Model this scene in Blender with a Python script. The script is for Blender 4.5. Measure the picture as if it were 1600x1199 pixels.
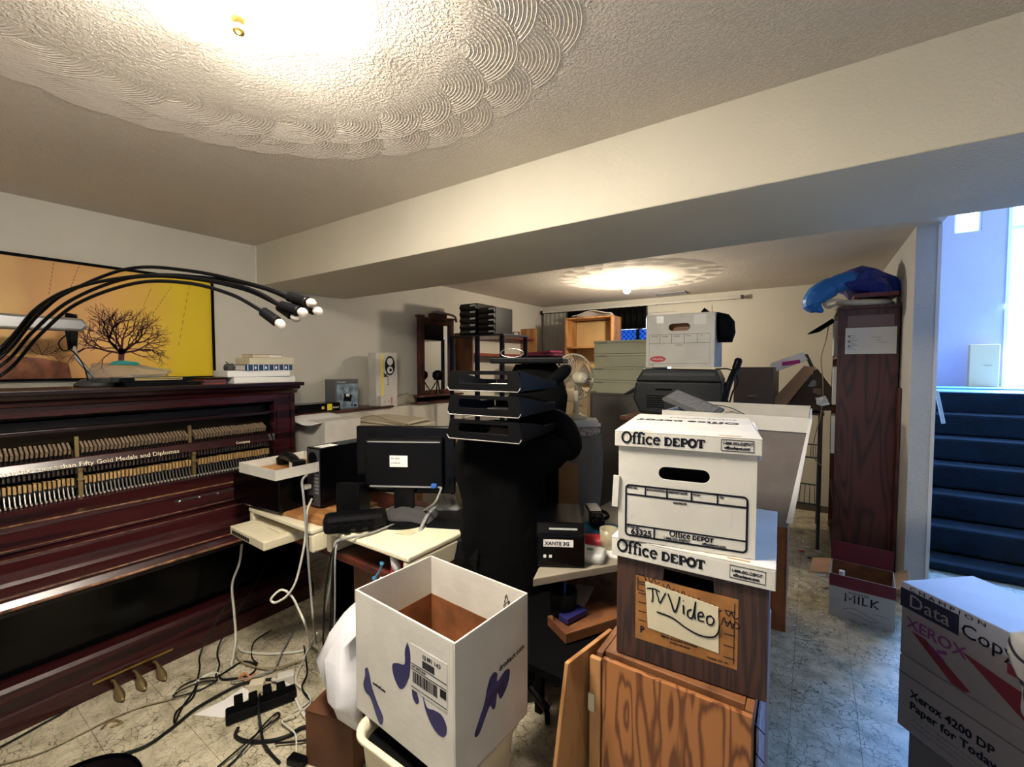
import bpy, bmesh, math, random
from mathutils import Vector, Matrix, noise
PI = math.pi
for o in list(bpy.data.objects): bpy.data.objects.remove(o, do_unlink=True)
SC = bpy.context.scene; C = SC.collection
random.seed(7)
# ------------------------------------------------------------ camera
cd = bpy.data.cameras.new('camera'); cam = bpy.data.objects.new('camera', cd); C.objects.link(cam)
cam.location = (3.229, -1.56, 1.45)
cam.rotation_euler = (math.radians(90-2.369), 0, math.radians(34.3))
cd.sensor_fit = 'HORIZONTAL'; cd.sensor_width = 36; cd.lens = 36*689/1600; cd.clip_start = .05
SC.camera = cam
# ------------------------------------------------------------ world, lights, exposure
w = bpy.data.worlds.new('world'); SC.world = w; w.use_nodes = True
w.node_tree.nodes['Background'].inputs[0].default_value = (.58, .75, 1, 1)
w.node_tree.nodes['Background'].inputs[1].default_value = 4
def light(name, kind, loc, energy, col, size=.1, rot=None, sy=None):
    l = bpy.data.lights.new(name, kind); o = bpy.data.objects.new(name, l); C.objects.link(o)
    o.location = loc; l.energy = energy; l.color = col
    if kind == 'AREA':
        l.size = size
        if sy: l.shape = 'RECTANGLE'; l.size_y = sy
    else: l.shadow_soft_size = size
    if rot: o.rotation_euler = rot
    return o
light('daylight_at_front_door', 'AREA', (5.35, 5.72, 2.25), 360, (.17, .41, 1), .8, (math.radians(-78), 0, math.radians(0)), 1.9)
light('ceiling_bulb', 'POINT', (2.22, -1.12, 2.20), .35, (1, .88, .72), .03)
light('added_lamp_fill', 'POINT', (2.22, -1.12, 1.98), 3.5, (1, .93, .82), .11)  # unseen fill light added under the dish to brighten ceiling and walls
light('far_bulb_light', 'POINT', (1.72, 2.63, 2.06), 33, (1, .86, .66), .04)
SC.view_settings.view_transform = 'Standard'; SC.view_settings.look = 'None'
SC.view_settings.gamma = 1; SC.view_settings.use_curve_mapping = False
SC.view_settings.exposure = 0.5
# ------------------------------------------------------------ materials
MATS = {}
def mat(name, col, rough=.6, metal=0, bump=0, bscale=40, var=0, vscale=6, emit=0, trans=0, alpha=1, sheen=0, spec=None, col2=None, detail=4):
    if name in MATS: return MATS[name]
    m = bpy.data.materials.new(name); m.use_nodes = True; nt = m.node_tree; b = nt.nodes['Principled BSDF']
    c = (*col, 1); b.inputs['Base Color'].default_value = c
    b.inputs['Roughness'].default_value = rough; b.inputs['Metallic'].default_value = metal
    if spec is not None: b.inputs['Specular IOR Level'].default_value = spec
    if trans: b.inputs['Transmission Weight'].default_value = trans
    if alpha < 1: b.inputs['Alpha'].default_value = alpha
    if sheen: b.inputs['Sheen Weight'].default_value = sheen
    if emit: b.inputs['Emission Color'].default_value = c; b.inputs['Emission Strength'].default_value = emit
    tc = nt.nodes.new('ShaderNodeNewGeometry')
    if var or col2:
        n = nt.nodes.new('ShaderNodeTexNoise'); n.inputs['Scale'].default_value = vscale; n.inputs['Detail'].default_value = detail
        nt.links.new(tc.outputs['Position'], n.inputs['Vector'])
        r = nt.nodes.new('ShaderNodeValToRGB'); nt.links.new(n.outputs['Fac'], r.inputs[0])
        d = col2 or tuple(max(0, x*(1-var)) for x in col)
        u = col if col2 else tuple(min(1, x*(1+var*.5)) for x in col)
        r.color_ramp.elements[0].position = .35; r.color_ramp.elements[0].color = (*d, 1)
        r.color_ramp.elements[1].position = .65; r.color_ramp.elements[1].color = (*u, 1)
        nt.links.new(r.outputs[0], b.inputs['Base Color'])
    if bump:
        n = nt.nodes.new('ShaderNodeTexNoise'); n.inputs['Scale'].default_value = bscale; n.inputs['Detail'].default_value = 3
        nt.links.new(tc.outputs['Position'], n.inputs['Vector'])
        bp = nt.nodes.new('ShaderNodeBump'); bp.inputs['Strength'].default_value = bump; bp.inputs['Distance'].default_value = .01
        nt.links.new(n.outputs['Fac'], bp.inputs['Height']); nt.links.new(bp.outputs[0], b.inputs['Normal'])
    MATS[name] = m; return m
def wood(name, c1, c2, scale=(14, 14, 1.2), rough=.4, dist=3, bands=4, sharp=(.3, .7), bump=.1, rot=(0, 0, 0)):
    if name in MATS: return MATS[name]
    m = bpy.data.materials.new(name); m.use_nodes = True; nt = m.node_tree; b = nt.nodes['Principled BSDF']
    g = nt.nodes.new('ShaderNodeNewGeometry'); mp = nt.nodes.new('ShaderNodeMapping'); mp.inputs['Scale'].default_value = scale; mp.inputs['Rotation'].default_value = rot
    nt.links.new(g.outputs['Position'], mp.inputs[0])
    wv = nt.nodes.new('ShaderNodeTexNoise'); wv.inputs['Scale'].default_value = 1; wv.inputs['Detail'].default_value = 1.5; wv.inputs['Distortion'].default_value = .3
    nt.links.new(mp.outputs[0], wv.inputs['Vector'])
    mu = nt.nodes.new('ShaderNodeMath'); mu.operation = 'MULTIPLY'; mu.inputs[1].default_value = bands; nt.links.new(wv.outputs['Fac'], mu.inputs[0])
    pp = nt.nodes.new('ShaderNodeMath'); pp.operation = 'PINGPONG'; pp.inputs[1].default_value = .5; nt.links.new(mu.outputs[0], pp.inputs[0])
    m2 = nt.nodes.new('ShaderNodeMath'); m2.operation = 'MULTIPLY'; m2.inputs[1].default_value = 2; nt.links.new(pp.outputs[0], m2.inputs[0])
    fn = nt.nodes.new('ShaderNodeTexNoise'); fn.inputs['Scale'].default_value = 9; fn.inputs['Detail'].default_value = 4; nt.links.new(mp.outputs[0], fn.inputs['Vector'])
    mx = nt.nodes.new('ShaderNodeMath'); mx.operation = 'MULTIPLY_ADD'; mx.inputs[1].default_value = .55; nt.links.new(fn.outputs['Fac'], mx.inputs[0]); nt.links.new(m2.outputs[0], mx.inputs[2])
    s2 = nt.nodes.new('ShaderNodeMath'); s2.operation = 'SUBTRACT'; s2.inputs[1].default_value = .27; nt.links.new(mx.outputs[0], s2.inputs[0])
    r = nt.nodes.new('ShaderNodeValToRGB'); nt.links.new(s2.outputs[0], r.inputs[0])
    r.color_ramp.elements[0].position = sharp[0]; r.color_ramp.elements[0].color = (*c2, 1)
    r.color_ramp.elements[1].position = sharp[1]; r.color_ramp.elements[1].color = (*c1, 1)
    nt.links.new(r.outputs[0], b.inputs['Base Color']); b.inputs['Roughness'].default_value = rough
    if bump:
        bp = nt.nodes.new('ShaderNodeBump'); bp.inputs['Strength'].default_value = bump; bp.inputs['Distance'].default_value = .004
        nt.links.new(s2.outputs[0], bp.inputs['Height']); nt.links.new(bp.outputs[0], b.inputs['Normal'])
    MATS[name] = m; return m
def glass(name, col=(1, 1, 1), rough=.02):
    if name in MATS: return MATS[name]
    m = bpy.data.materials.new(name); m.use_nodes = True; nt = m.node_tree; nt.nodes.remove(nt.nodes['Principled BSDF'])
    out = nt.nodes['Material Output']; t = nt.nodes.new('ShaderNodeBsdfTransparent'); t.inputs[0].default_value = (*col, 1)
    g = nt.nodes.new('ShaderNodeBsdfGlossy'); g.inputs['Roughness'].default_value = rough
    f = nt.nodes.new('ShaderNodeFresnel'); f.inputs[0].default_value = 1.5; mx = nt.nodes.new('ShaderNodeMixShader')
    nt.links.new(f.outputs[0], mx.inputs[0]); nt.links.new(t.outputs[0], mx.inputs[1]); nt.links.new(g.outputs[0], mx.inputs[2]); nt.links.new(mx.outputs[0], out.inputs[0])
    MATS[name] = m; return m
def floor_mat():
    m = bpy.data.materials.new('crackle vinyl'); m.use_nodes = True; nt = m.node_tree; b = nt.nodes['Principled BSDF']; L = nt.links
    g = nt.nodes.new('ShaderNodeNewGeometry')
    n = nt.nodes.new('ShaderNodeTexNoise'); n.inputs['Scale'].default_value = 9; n.inputs['Detail'].default_value = 3; L.new(g.outputs['Position'], n.inputs['Vector'])
    ad = nt.nodes.new('ShaderNodeMix'); ad.data_type = 'RGBA'; ad.blend_type = 'LINEAR_LIGHT'; ad.inputs[0].default_value = .07
    L.new(g.outputs['Position'], ad.inputs[6]); L.new(n.outputs['Color'], ad.inputs[7])
    v = nt.nodes.new('ShaderNodeTexVoronoi'); v.feature = 'DISTANCE_TO_EDGE'; v.inputs['Scale'].default_value = 34; L.new(ad.outputs[2], v.inputs['Vector'])
    r = nt.nodes.new('ShaderNodeValToRGB'); L.new(v.outputs['Distance'], r.inputs[0])
    r.color_ramp.elements[0].position = 0; r.color_ramp.elements[0].color = (.07, .05, .03, 1)
    r.color_ramp.elements[1].position = .055; r.color_ramp.elements[1].color = (1, 1, 1, 1)
    n2 = nt.nodes.new('ShaderNodeTexNoise'); n2.inputs['Scale'].default_value = 14; n2.inputs['Detail'].default_value = 6; L.new(g.outputs['Position'], n2.inputs['Vector'])
    r2 = nt.nodes.new('ShaderNodeValToRGB'); L.new(n2.outputs['Fac'], r2.inputs[0])
    r2.color_ramp.elements[0].position = .3; r2.color_ramp.elements[0].color = (.33, .29, .19, 1)
    r2.color_ramp.elements[1].position = .62; r2.color_ramp.elements[1].color = (.60, .54, .40, 1)
    n3 = nt.nodes.new('ShaderNodeTexNoise'); n3.inputs['Scale'].default_value = 6; L.new(g.outputs['Position'], n3.inputs['Vector'])
    mr = nt.nodes.new('ShaderNodeMapRange'); mr.inputs[1].default_value = .38; mr.inputs[2].default_value = .55; mr.inputs[3].default_value = .35; L.new(n3.outputs['Fac'], mr.inputs[0])
    mx = nt.nodes.new('ShaderNodeMix'); mx.data_type = 'RGBA'; mx.blend_type = 'MULTIPLY'; L.new(mr.outputs[0], mx.inputs[0]); L.new(r2.outputs[0], mx.inputs[6]); L.new(r.outputs[0], mx.inputs[7])
    L.new(mx.outputs[2], b.inputs['Base Color']); b.inputs['Roughness'].default_value = .42
    return m
def plaster(name, col, sc, st, dist=.01):
    m = bpy.data.materials.new(name); m.use_nodes = True; nt = m.node_tree; b = nt.nodes['Principled BSDF']; L = nt.links
    g = nt.nodes.new('ShaderNodeNewGeometry'); v = nt.nodes.new('ShaderNodeTexNoise'); v.inputs['Scale'].default_value = sc; v.inputs['Detail'].default_value = 2; L.new(g.outputs['Position'], v.inputs['Vector'])
    r = nt.nodes.new('ShaderNodeValToRGB'); r.color_ramp.elements[0].position = .42; r.color_ramp.elements[1].position = .6; L.new(v.outputs['Fac'], r.inputs[0])
    bp = nt.nodes.new('ShaderNodeBump'); bp.inputs['Strength'].default_value = st; bp.inputs['Distance'].default_value = dist; L.new(r.outputs[0], bp.inputs['Height']); L.new(bp.outputs[0], b.inputs['Normal'])
    n = nt.nodes.new('ShaderNodeTexNoise'); n.inputs['Scale'].default_value = 1.3; n.inputs['Detail'].default_value = 4; L.new(g.outputs['Position'], n.inputs['Vector'])
    r2 = nt.nodes.new('ShaderNodeValToRGB'); L.new(n.outputs['Fac'], r2.inputs[0])
    r2.color_ramp.elements[0].position = .3; r2.color_ramp.elements[0].color = (*[c*.88 for c in col], 1); r2.color_ramp.elements[1].position = .65; r2.color_ramp.elements[1].color = (*col, 1)
    L.new(r2.outputs[0], b.inputs['Base Color']); b.inputs['Roughness'].default_value = .85
    MATS[name] = m; return m
MF = floor_mat()
MCEIL = plaster('stippled ceiling', (.72, .66, .58), 120, .6, .006)
MWALL = plaster('painted wall', (.70, .67, .585), 120, .12, .004)
MBEAM = plaster('painted beam', (.64, .60, .49), 90, .15, .004)
MCOL = plaster('painted wall end', (.62, .62, .60), 110, .4, .005)
BLK = mat('black plastic', (.0022, .0022, .003), .4, spec=.16); BLK2 = mat('matt black', (.0018, .0018, .0022), .7, spec=.08); BLKG = mat('gloss black', (.0012, .0012, .002), .18, spec=.22)
CLOTHK = mat('black cloth', (.0026, .0026, .003), .9, bump=.7, bscale=14, spec=.08)
WHT = mat('white card', (.63, .61, .55), .7, bump=.08, bscale=60, var=.08, vscale=9)
WHT2 = mat('white paper', (.80, .79, .76), .7); CRM = mat('cream plastic', (.66, .60, .44), .45, var=.08); CRM2 = mat('cream laminate', (.74, .68, .50), .4)
BEI = mat('beige plastic', (.50, .44, .33), .5); TAN = mat('tan card', (.42, .24, .12), .75, var=.2); GRY = mat('grey plastic', (.25, .25, .25), .5)
DGR = mat('dark grey', (.05, .05, .055), .5); CHR = mat('chrome', (.7, .7, .7), .18, 1); BRS = mat('brass', (.62, .42, .12), .3, 1); BRSD = mat('dull brass', (.35, .26, .12), .45, .8)
PIA = wood('mahogany piano', (.034, .0055, .0065), (.010, .002, .004), (3, .6, 14), .27, bump=.03, bands=3)
PIAW = mat('worn mahogany edge', (.22, .10, .05), .5, var=.75, vscale=30); PIAD = mat('piano inside', (.010, .006, .006), .5)
PLY = wood('fir plywood', (.34, .135, .042), (.12, .036, .012), (17, 17, 2.2), .45, bands=8, sharp=(.10, .5), bump=.05)
OAK = wood('honey wood', (.44, .22, .08), (.30, .13, .04), (8, 8, 2), .5, bands=3, bump=.03); OAKD = wood('brown wood', (.22, .09, .035), (.12, .045, .02), (6, 6, 1.5), .5, bands=3)
WAL = wood('walnut veneer', (.095, .028, .022), (.035, .011, .010), (7, 7, .9), .42, bands=9, sharp=(.0, .6), bump=.03)
DKW = wood('dark red wood', (.10, .022, .014), (.04, .010, .008), (3, 3, 3), .4); REDW = mat('red wood shelf', (.25, .05, .03), .5)
FAUX = wood('brown woodgrain card', (.055, .022, .015), (.022, .010, .008), (40, 40, 1.6), .6, bands=6, bump=.02)
INK = mat('black ink', (.006, .006, .012), .6, spec=.2); NAVY = mat('navy print', (.012, .012, .10), .55); RED = mat('red print', (.50, .02, .04), .5); MAG = mat('magenta print', (.42, .01, .18), .5)
MARO = mat('maroon print', (.16, .015, .025), .6); YEL = mat('yellow print', (.85, .70, .05), .5); BLU = mat('blue', (.02, .10, .42), .45); TEAL = mat('teal plastic', (.02, .30, .28), .4)
CLR = glass('clear glass'); PBAG = mat('clear plastic bag', (.42, .44, .42), .12, alpha=.38, bump=.8, bscale=30)
GLD = mat('gold lettering', (.85, .75, .55), .4); SAGE = mat('sage card', (.45, .46, .33), .75, var=.1)
BRC = mat('box brown inside', (.24, .085, .025), .8, var=.35, vscale=12)
PURP = mat('purple cover', (.20, .03, .08), .5); TARP = mat('blue tarp', (.008, .03, .30), .35, bump=.35, bscale=14); TARP2 = mat('bright blue tarp', (.01, .16, .55), .4, bump=.3, bscale=14)
CARPET = mat('navy carpet', (.003, .015, .032), 1, bump=1, bscale=220, var=.45, vscale=8)
GWALL = plaster('stairwell wall', (.50, .38, .40), 110, .3, .004)
# ------------------------------------------------------------ mesh helper
class M:
    def __init__(s): s.v = []; s.f = []
    def add(s, vs, fs):
        n = len(s.v); s.v += [tuple(v) for v in vs]; s.f += [tuple(n+i for i in f) for f in fs]; return s
    def bb(s, x0, x1, y0, y1, z0, z1):
        if x0 > x1: x0, x1 = x1, x0
        if y0 > y1: y0, y1 = y1, y0
        if z0 > z1: z0, z1 = z1, z0
        v = [(x, y, z) for z in (z0, z1) for y in (y0, y1) for x in (x0, x1)]
        return s.add(v, [(0, 2, 3, 1), (4, 5, 7, 6), (0, 1, 5, 4), (2, 6, 7, 3), (0, 4, 6, 2), (1, 3, 7, 5)])
    def box(s, c, d, rz=0, rx=0, ry=0):
        m = Matrix.Translation(c) @ Matrix.Rotation(rz, 4, 'Z') @ Matrix.Rotation(ry, 4, 'Y') @ Matrix.Rotation(rx, 4, 'X')
        v = [m @ Vector((x*d[0]/2, y*d[1]/2, z*d[2]/2)) for z in (-1, 1) for y in (-1, 1) for x in (-1, 1)]
        return s.add(v, [(0, 2, 3, 1), (4, 5, 7, 6), (0, 1, 5, 4), (2, 6, 7, 3), (0, 4, 6, 2), (1, 3, 7, 5)])
    def tube(s, pts, r, seg=8, cap=True):
        P = [Vector(p) for p in pts]; n = len(P); rs = r if isinstance(r, (list, tuple)) else [r]*n
        vs = []; fs = []; up = Vector((0, 0, 1)); t0 = (P[1]-P[0]).normalized(); a = t0.cross(up)
        if a.length < .1: a = t0.cross(Vector((1, 0, 0)))
        a.normalize()
        for i in range(n):
            t = (P[min(i+1, n-1)]-P[max(i-1, 0)]); t = t.normalized() if t.length > 1e-9 else t0
            a = a-t*a.dot(t)
            if a.length < 1e-6: a = t.orthogonal()
            a.normalize(); b = t.cross(a)
            for k in range(seg):
                q = 2*PI*k/seg; vs.append(P[i]+(a*math.cos(q)+b*math.sin(q))*rs[i])
        for i in range(n-1):
            for k in range(seg): fs.append((i*seg+k, i*seg+(k+1) % seg, (i+1)*seg+(k+1) % seg, (i+1)*seg+k))
        if cap: fs.append(tuple(range(seg-1, -1, -1))); fs.append(tuple((n-1)*seg+k for k in range(seg)))
        return s.add(vs, fs)
    def cyl(s, p0, p1, r, r2=None, seg=20): return s.tube([p0, p1], [r, r if r2 is None else r2], seg)
    def lathe(s, prof, c=(0, 0, 0), seg=24, axis='z'):
        vs = []; fs = []; n = len(prof)
        for r, h in prof:
            for k in range(seg):
                q = 2*PI*k/seg; x, y = r*math.cos(q), r*math.sin(q)
                v = (x, y, h) if axis == 'z' else ((x, h, y) if axis == 'y' else (h, x, y))
                vs.append((v[0]+c[0], v[1]+c[1], v[2]+c[2]))
        for i in range(n-1):
            for k in range(seg): fs.append((i*seg+k, i*seg+(k+1) % seg, (i+1)*seg+(k+1) % seg, (i+1)*seg+k))
        fs.append(tuple(range(seg-1, -1, -1))); fs.append(tuple((n-1)*seg+k for k in range(seg)))
        return s.add(vs, fs)
    def prism(s, poly, axis, a, b):
        n = len(poly); vs = []
        for h in (a, b):
            for u, v in poly: vs.append({'x': (h, u, v), 'y': (u, h, v), 'z': (u, v, h)}[axis])
        fs = [tuple(range(n)), tuple(range(2*n-1, n-1, -1))]+[(i, (i+1) % n, n+(i+1) % n, n+i) for i in range(n)]
        return s.add(vs, fs)
    def loft(s, secs, seg=28, amp=0, fq=6, seed=0, e=2.4):
        # secs: (z, cx, cy, rx, ry)
        vs = []; fs = []; n = len(secs)
        for z, cx, cy, rx, ry in secs:
            for k in range(seg):
                q = 2*PI*k/seg; c_, s_ = math.cos(q), math.sin(q)
                u = math.copysign(abs(c_)**(2/e), c_); v = math.copysign(abs(s_)**(2/e), s_)
                p = Vector((cx+u*rx, cy+v*ry, z)); 
                if amp:
                    d = noise.noise_vector(p*fq+Vector((seed*7.1, seed*3.3, 0)))+.5*noise.noise_vector(p*fq*2.3+Vector((seed, 0, 5)))
                    p = p+d*amp
                vs.append(p)
        for i in range(n-1):
            for k in range(seg): fs.append((i*seg+k, i*seg+(k+1) % seg, (i+1)*seg+(k+1) % seg, (i+1)*seg+k))
        fs.append(tuple(range(seg-1, -1, -1))); fs.append(tuple((n-1)*seg+k for k in range(seg)))
        return s.add(vs, fs)
    def sheet(s, fn, nu, nv, th=.002):
        vs = []; fs = []
        for off in (0, 1):
            for j in range(nv+1):
                for i in range(nu+1):
                    p = Vector(fn(i/nu, j/nv)); vs.append((p.x, p.y, p.z-off*th))
        N = (nu+1)*(nv+1); idx = lambda i, j, o=0: o*N+j*(nu+1)+i
        for j in range(nv):
            for i in range(nu):
                fs.append((idx(i, j), idx(i+1, j), idx(i+1, j+1), idx(i, j+1))); fs.append((idx(i, j+1, 1), idx(i+1, j+1, 1), idx(i+1, j, 1), idx(i, j, 1)))
        for i in range(nu): fs.append((idx(i, 0), idx(i, 0, 1), idx(i+1, 0, 1), idx(i+1, 0))); fs.append((idx(i+1, nv), idx(i+1, nv, 1), idx(i, nv, 1), idx(i, nv)))
        for j in range(nv): fs.append((idx(0, j+1), idx(0, j+1, 1), idx(0, j, 1), idx(0, j))); fs.append((idx(nu, j), idx(nu, j, 1), idx(nu, j+1, 1), idx(nu, j+1)))
        return s.add(vs, fs)
    def ribbon(s, pts, w, th=.0012, y=0):
        # flat stroke in the local XZ plane, facing -Y
        P = [Vector((p[0], p[1])) for p in pts]; n = len(P); vs = []; fs = []; closed = (P[0]-P[-1]).length < 1e-6
        for i in range(n):
            a = P[i-1] if i else (P[-2] if closed else P[0]); b = P[i+1] if i < n-1 else (P[1] if closed else P[-1])
            t = b-a; t = t.normalized() if t.length > 1e-9 else Vector((1, 0)); nn = Vector((-t.y, t.x))*w/2
            for q in (P[i]+nn, P[i]-nn): vs += [(q.x, y-th, q.y), (q.x, y, q.y)]
        for i in range(n-1):
            a = i*4; b = a+4; fs += [(a, a+2, b+2, b), (a, b, b+1, a+1), (a+2, a+3, b+3, b+2)]
        return s.add(vs, fs)
    def xf(s, m): s.v = [tuple(m @ Vector(v)) for v in s.v]; return s
    def mesh(s, name, m, smooth=False):
        me = bpy.data.meshes.new(name); me.from_pydata(s.v, [], s.f); bm = bmesh.new(); bm.from_mesh(me)
        bmesh.ops.recalc_face_normals(bm, faces=bm.faces); bm.to_mesh(me); bm.free()
        me.materials.append(m)
        if smooth:
            for p in me.polygons: p.use_smooth = True
        return me
OFF = {}
def fin(o, bev, smooth):
    if bev:
        b = o.modifiers.new('bevel', 'BEVEL'); b.width = bev; b.segments = 2; b.limit_method = 'ANGLE'; b.angle_limit = math.radians(40)
def T(name, label, cat, loc=(0, 0, 0), rz=0, group=None, world=False, rot=None):
    o = bpy.data.objects.new(name, None); C.objects.link(o); o.empty_display_size = .05
    o.location = loc; o.rotation_euler = rot or (0, 0, rz); o['label'] = label; o['category'] = cat
    if group: o['group'] = group
    if world: OFF[o.name] = Vector(loc)
    return o
def part(name, m, mt, parent, bev=0, smooth=False, label=None):
    off = OFF.get(parent.name)
    if off is not None: m.v = [(v[0]-off.x, v[1]-off.y, v[2]-off.z) for v in m.v]
    o = bpy.data.objects.new(name, m.mesh(name, mt, smooth)); C.objects.link(o); o.parent = parent
    if off is not None: OFF[o.name] = off
    if label: o['label'] = label
    fin(o, bev, smooth); return o
def one(name, label, cat, m, mt, loc=(0, 0, 0), rz=0, group=None, bev=0, smooth=False, rot=None, kind=None):
    o = bpy.data.objects.new(name, m.mesh(name, mt, smooth)); C.objects.link(o)
    o.location = loc; o.rotation_euler = rot or (0, 0, rz); o['label'] = label; o['category'] = cat
    if group: o['group'] = group
    if kind: o['kind'] = kind
    fin(o, bev, smooth); return o
def st(name, m, mt, parent=None, bev=0, smooth=False):
    o = bpy.data.objects.new(name, m.mesh(name, mt, smooth)); C.objects.link(o)
    if parent: o.parent = parent
    else: o['kind'] = 'structure'
    fin(o, bev, smooth); return o
def txt(s, size, mt, parent, loc, rot=(PI/2, 0, 0), name='lettering', bold=0, shear=0, al='LEFT', sx=1, th=.0006):
    c = bpy.data.curves.new(name, 'FONT'); c.body = s; c.size = size; c.extrude = th; c.offset = 0 if 'M' in s else bold; c.shear = shear; c.align_x = al; c.resolution_u = 2
    t = bpy.data.objects.new('t', c); C.objects.link(t); dg = bpy.context.evaluated_depsgraph_get(); dg.update()
    me = bpy.data.meshes.new_from_object(t.evaluated_get(dg)); bpy.data.objects.remove(t, do_unlink=True)
    me.name = name; me.materials.clear(); me.materials.append(mt)
    if sx != 1:
        for v in me.vertices: v.co.x *= sx
    o = bpy.data.objects.new(name, me); C.objects.link(o); o.parent = parent; o.location = loc; o.rotation_euler = rot; return o
def spline(pts, n=8):
    P = [Vector(p) for p in pts]; P = [P[0]*2-P[1]]+P+[P[-1]*2-P[-2]]; out = []
    for i in range(1, len(P)-2):
        a, b, c_, d = P[i-1:i+3]
        for k in range(n):
            t = k/n; out.append(.5*((2*b)+(c_-a)*t+(2*a-5*b+4*c_-d)*t*t+(3*b-a-3*c_+d)*t**3))
    out.append(P[-2]); return out
def arc(cx, cy, r, a0, a1, n=14, ry=None): return [(cx+r*math.cos(math.radians(a0+(a1-a0)*i/n)), cy+(ry or r)*math.sin(math.radians(a0+(a1-a0)*i/n))) for i in range(n+1)]
def R2(x, y, a): return (x*math.cos(a)-y*math.sin(a), x*math.sin(a)+y*math.cos(a))
def fl(A, rz, w_, d_, z=None):   # centre of a w x d footprint whose front-left corner is A
    x, y = R2(w_/2, d_/2, rz); return (A[0]+x, A[1]+y, A[2] if z is None else z)
def plate(w_, h_, hole, y0, y1, base=0):   # front panel with a hole, in XZ
    hx = sum(p[0] for p in hole)/len(hole); hz = sum(p[1] for p in hole)/len(hole)
    an = sorted([math.atan2(p[1]-hz, p[0]-hx) for p in hole]+[math.atan2(z-hz, x-hx) for x in (-w_/2, w_/2) for z in (base, base+h_)])
    inn = []; out = []
    def hit(a, poly):
        d = Vector((math.cos(a), math.sin(a))); best = None
        for i in range(len(poly)):
            p = Vector(poly[i])-Vector((hx, hz)); q = Vector(poly[(i+1) % len(poly)])-Vector((hx, hz)); e = q-p
            den = d.x*e.y-d.y*e.x
            if abs(den) < 1e-12: continue
            t = (p.x*e.y-p.y*e.x)/den; u = (p.x*d.y-p.y*d.x)/den
            if t > 1e-9 and -1e-6 <= u <= 1+1e-6: best = t if best is None else min(best, t)
        return (hx+d.x*best, hz+d.y*best)
    rect = [(-w_/2, base), (w_/2, base), (w_/2, base+h_), (-w_/2, base+h_)]
    for a in an: inn.append(hit(a, hole)); out.append(hit(a, rect))
    n = len(an); m = M(); vs = [(p[0], y, p[1]) for y in (y0, y1) for p in inn+out]
    fs = []
    for i in range(n):
        j = (i+1) % n; fs += [(i, j, n+j, n+i), (2*n+i, 3*n+i, 3*n+j, 2*n+j), (i, 2*n+i, 2*n+j, j), (n+i, n+j, 3*n+j, 3*n+i)]
    return m.add(vs, fs)
def slot(cx, cz, w_, h_):
    r = h_/2; return arc(cx+w_/2-r, cz, r, -90, 90, 8)+arc(cx-w_/2+r, cz, r, 90, 270, 8)
def copy_tree(o, loc, rz, label=None, nm=None):
    c = o.copy(); C.objects.link(c); c.location = loc; c.rotation_euler = (0, 0, rz)
    if label: c['label'] = label
    for ch in [x for x in C.objects if x.parent == o]:
        d = ch.copy(); C.objects.link(d); d.parent = c
        for g in [x for x in C.objects if x.parent == ch]: e = g.copy(); C.objects.link(e); e.parent = d
    return c
# ============================================================ SETTING
T_ = .2286
fl_ = M().bb(-.3, 6.3, -3.4, 5.9, -.12, -.004)
floor = st('floor', fl_, mat('floor joints', (.05, .04, .03), .9))
tm = None; big = M(); nt_ = 0
for i in range(-2, 27):
    for j in range(-14, 22):
        x0 = .67+(i-3)*T_; y0 = -.875+(j-10)*T_+10*T_-2*T_
        x1, y1 = x0+T_, y0+T_
        if y1 > 3.95: continue
        A = .6 < x0 < 2.35 and -1.5 < y0 < .3; B = 2.9 < x0 < 4.3 and .2 < y0 < 3.5
        if (A or B) and nt_ < 290:
            if tm is None: tm = M().bb(.0007, T_-.0007, .0007, T_-.0007, -.004, 0).mesh('tile', MF)
            o = bpy.data.objects.new('tile', tm); C.objects.link(o); o.parent = floor; o.location = (x0, y0, random.uniform(-.0006, 0)); nt_ += 1
        else: big.bb(x0+.0007, x1-.0007, y0+.0007, y1-.0007, -.004, 0)
o = st('tile', big, MF, floor); o['kind'] = 'stuff'
ceil_ = st('ceiling', M().bb(-.3, 6.2, -3.3, 3.95, 2.28, 2.4).bb(-.3, 3.95, 3.95, 4.1, 2.28, 2.4), MCEIL)
# cut: the stairwell opens upward beyond x 3.82, y 0.72
bpy.data.objects.remove(ceil_, do_unlink=True)
ceil_ = st('ceiling', M().bb(-.15, 6.2, -3.3, .02, 2.28, 2.4).bb(-.15, 3.83, .69, 4.1, 2.28, 2.4), MCEIL)
st('ceiling_stairwell', M().bb(3.72, 6.2, .69, 5.75, 3.75, 3.85), MWALL)
st('wall_left', M().bb(-.15, 0, -3.3, 4.1, 0, 2.28), MWALL)
led = st('trim_1', M().bb(0.0005, .2, .03, 3.95, 0.001, 1.085), MWALL)      # furred-out lower wall right of the piano
st('ledge_board', M().bb(.0005, .225, .03, 1.02, 1.086, 1.104), DKW, led, .003)
st('ledge_board', M().bb(.0005, .225, 1.30, 2.1, 1.086, 1.104), DKW, led, .003)
# corner bead on the left wall
st('trim_2', M().bb(0.0005, .012, -.012, 0, 1.9, 2.28), mat('bead', (.72, .7, .62), .7))
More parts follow.
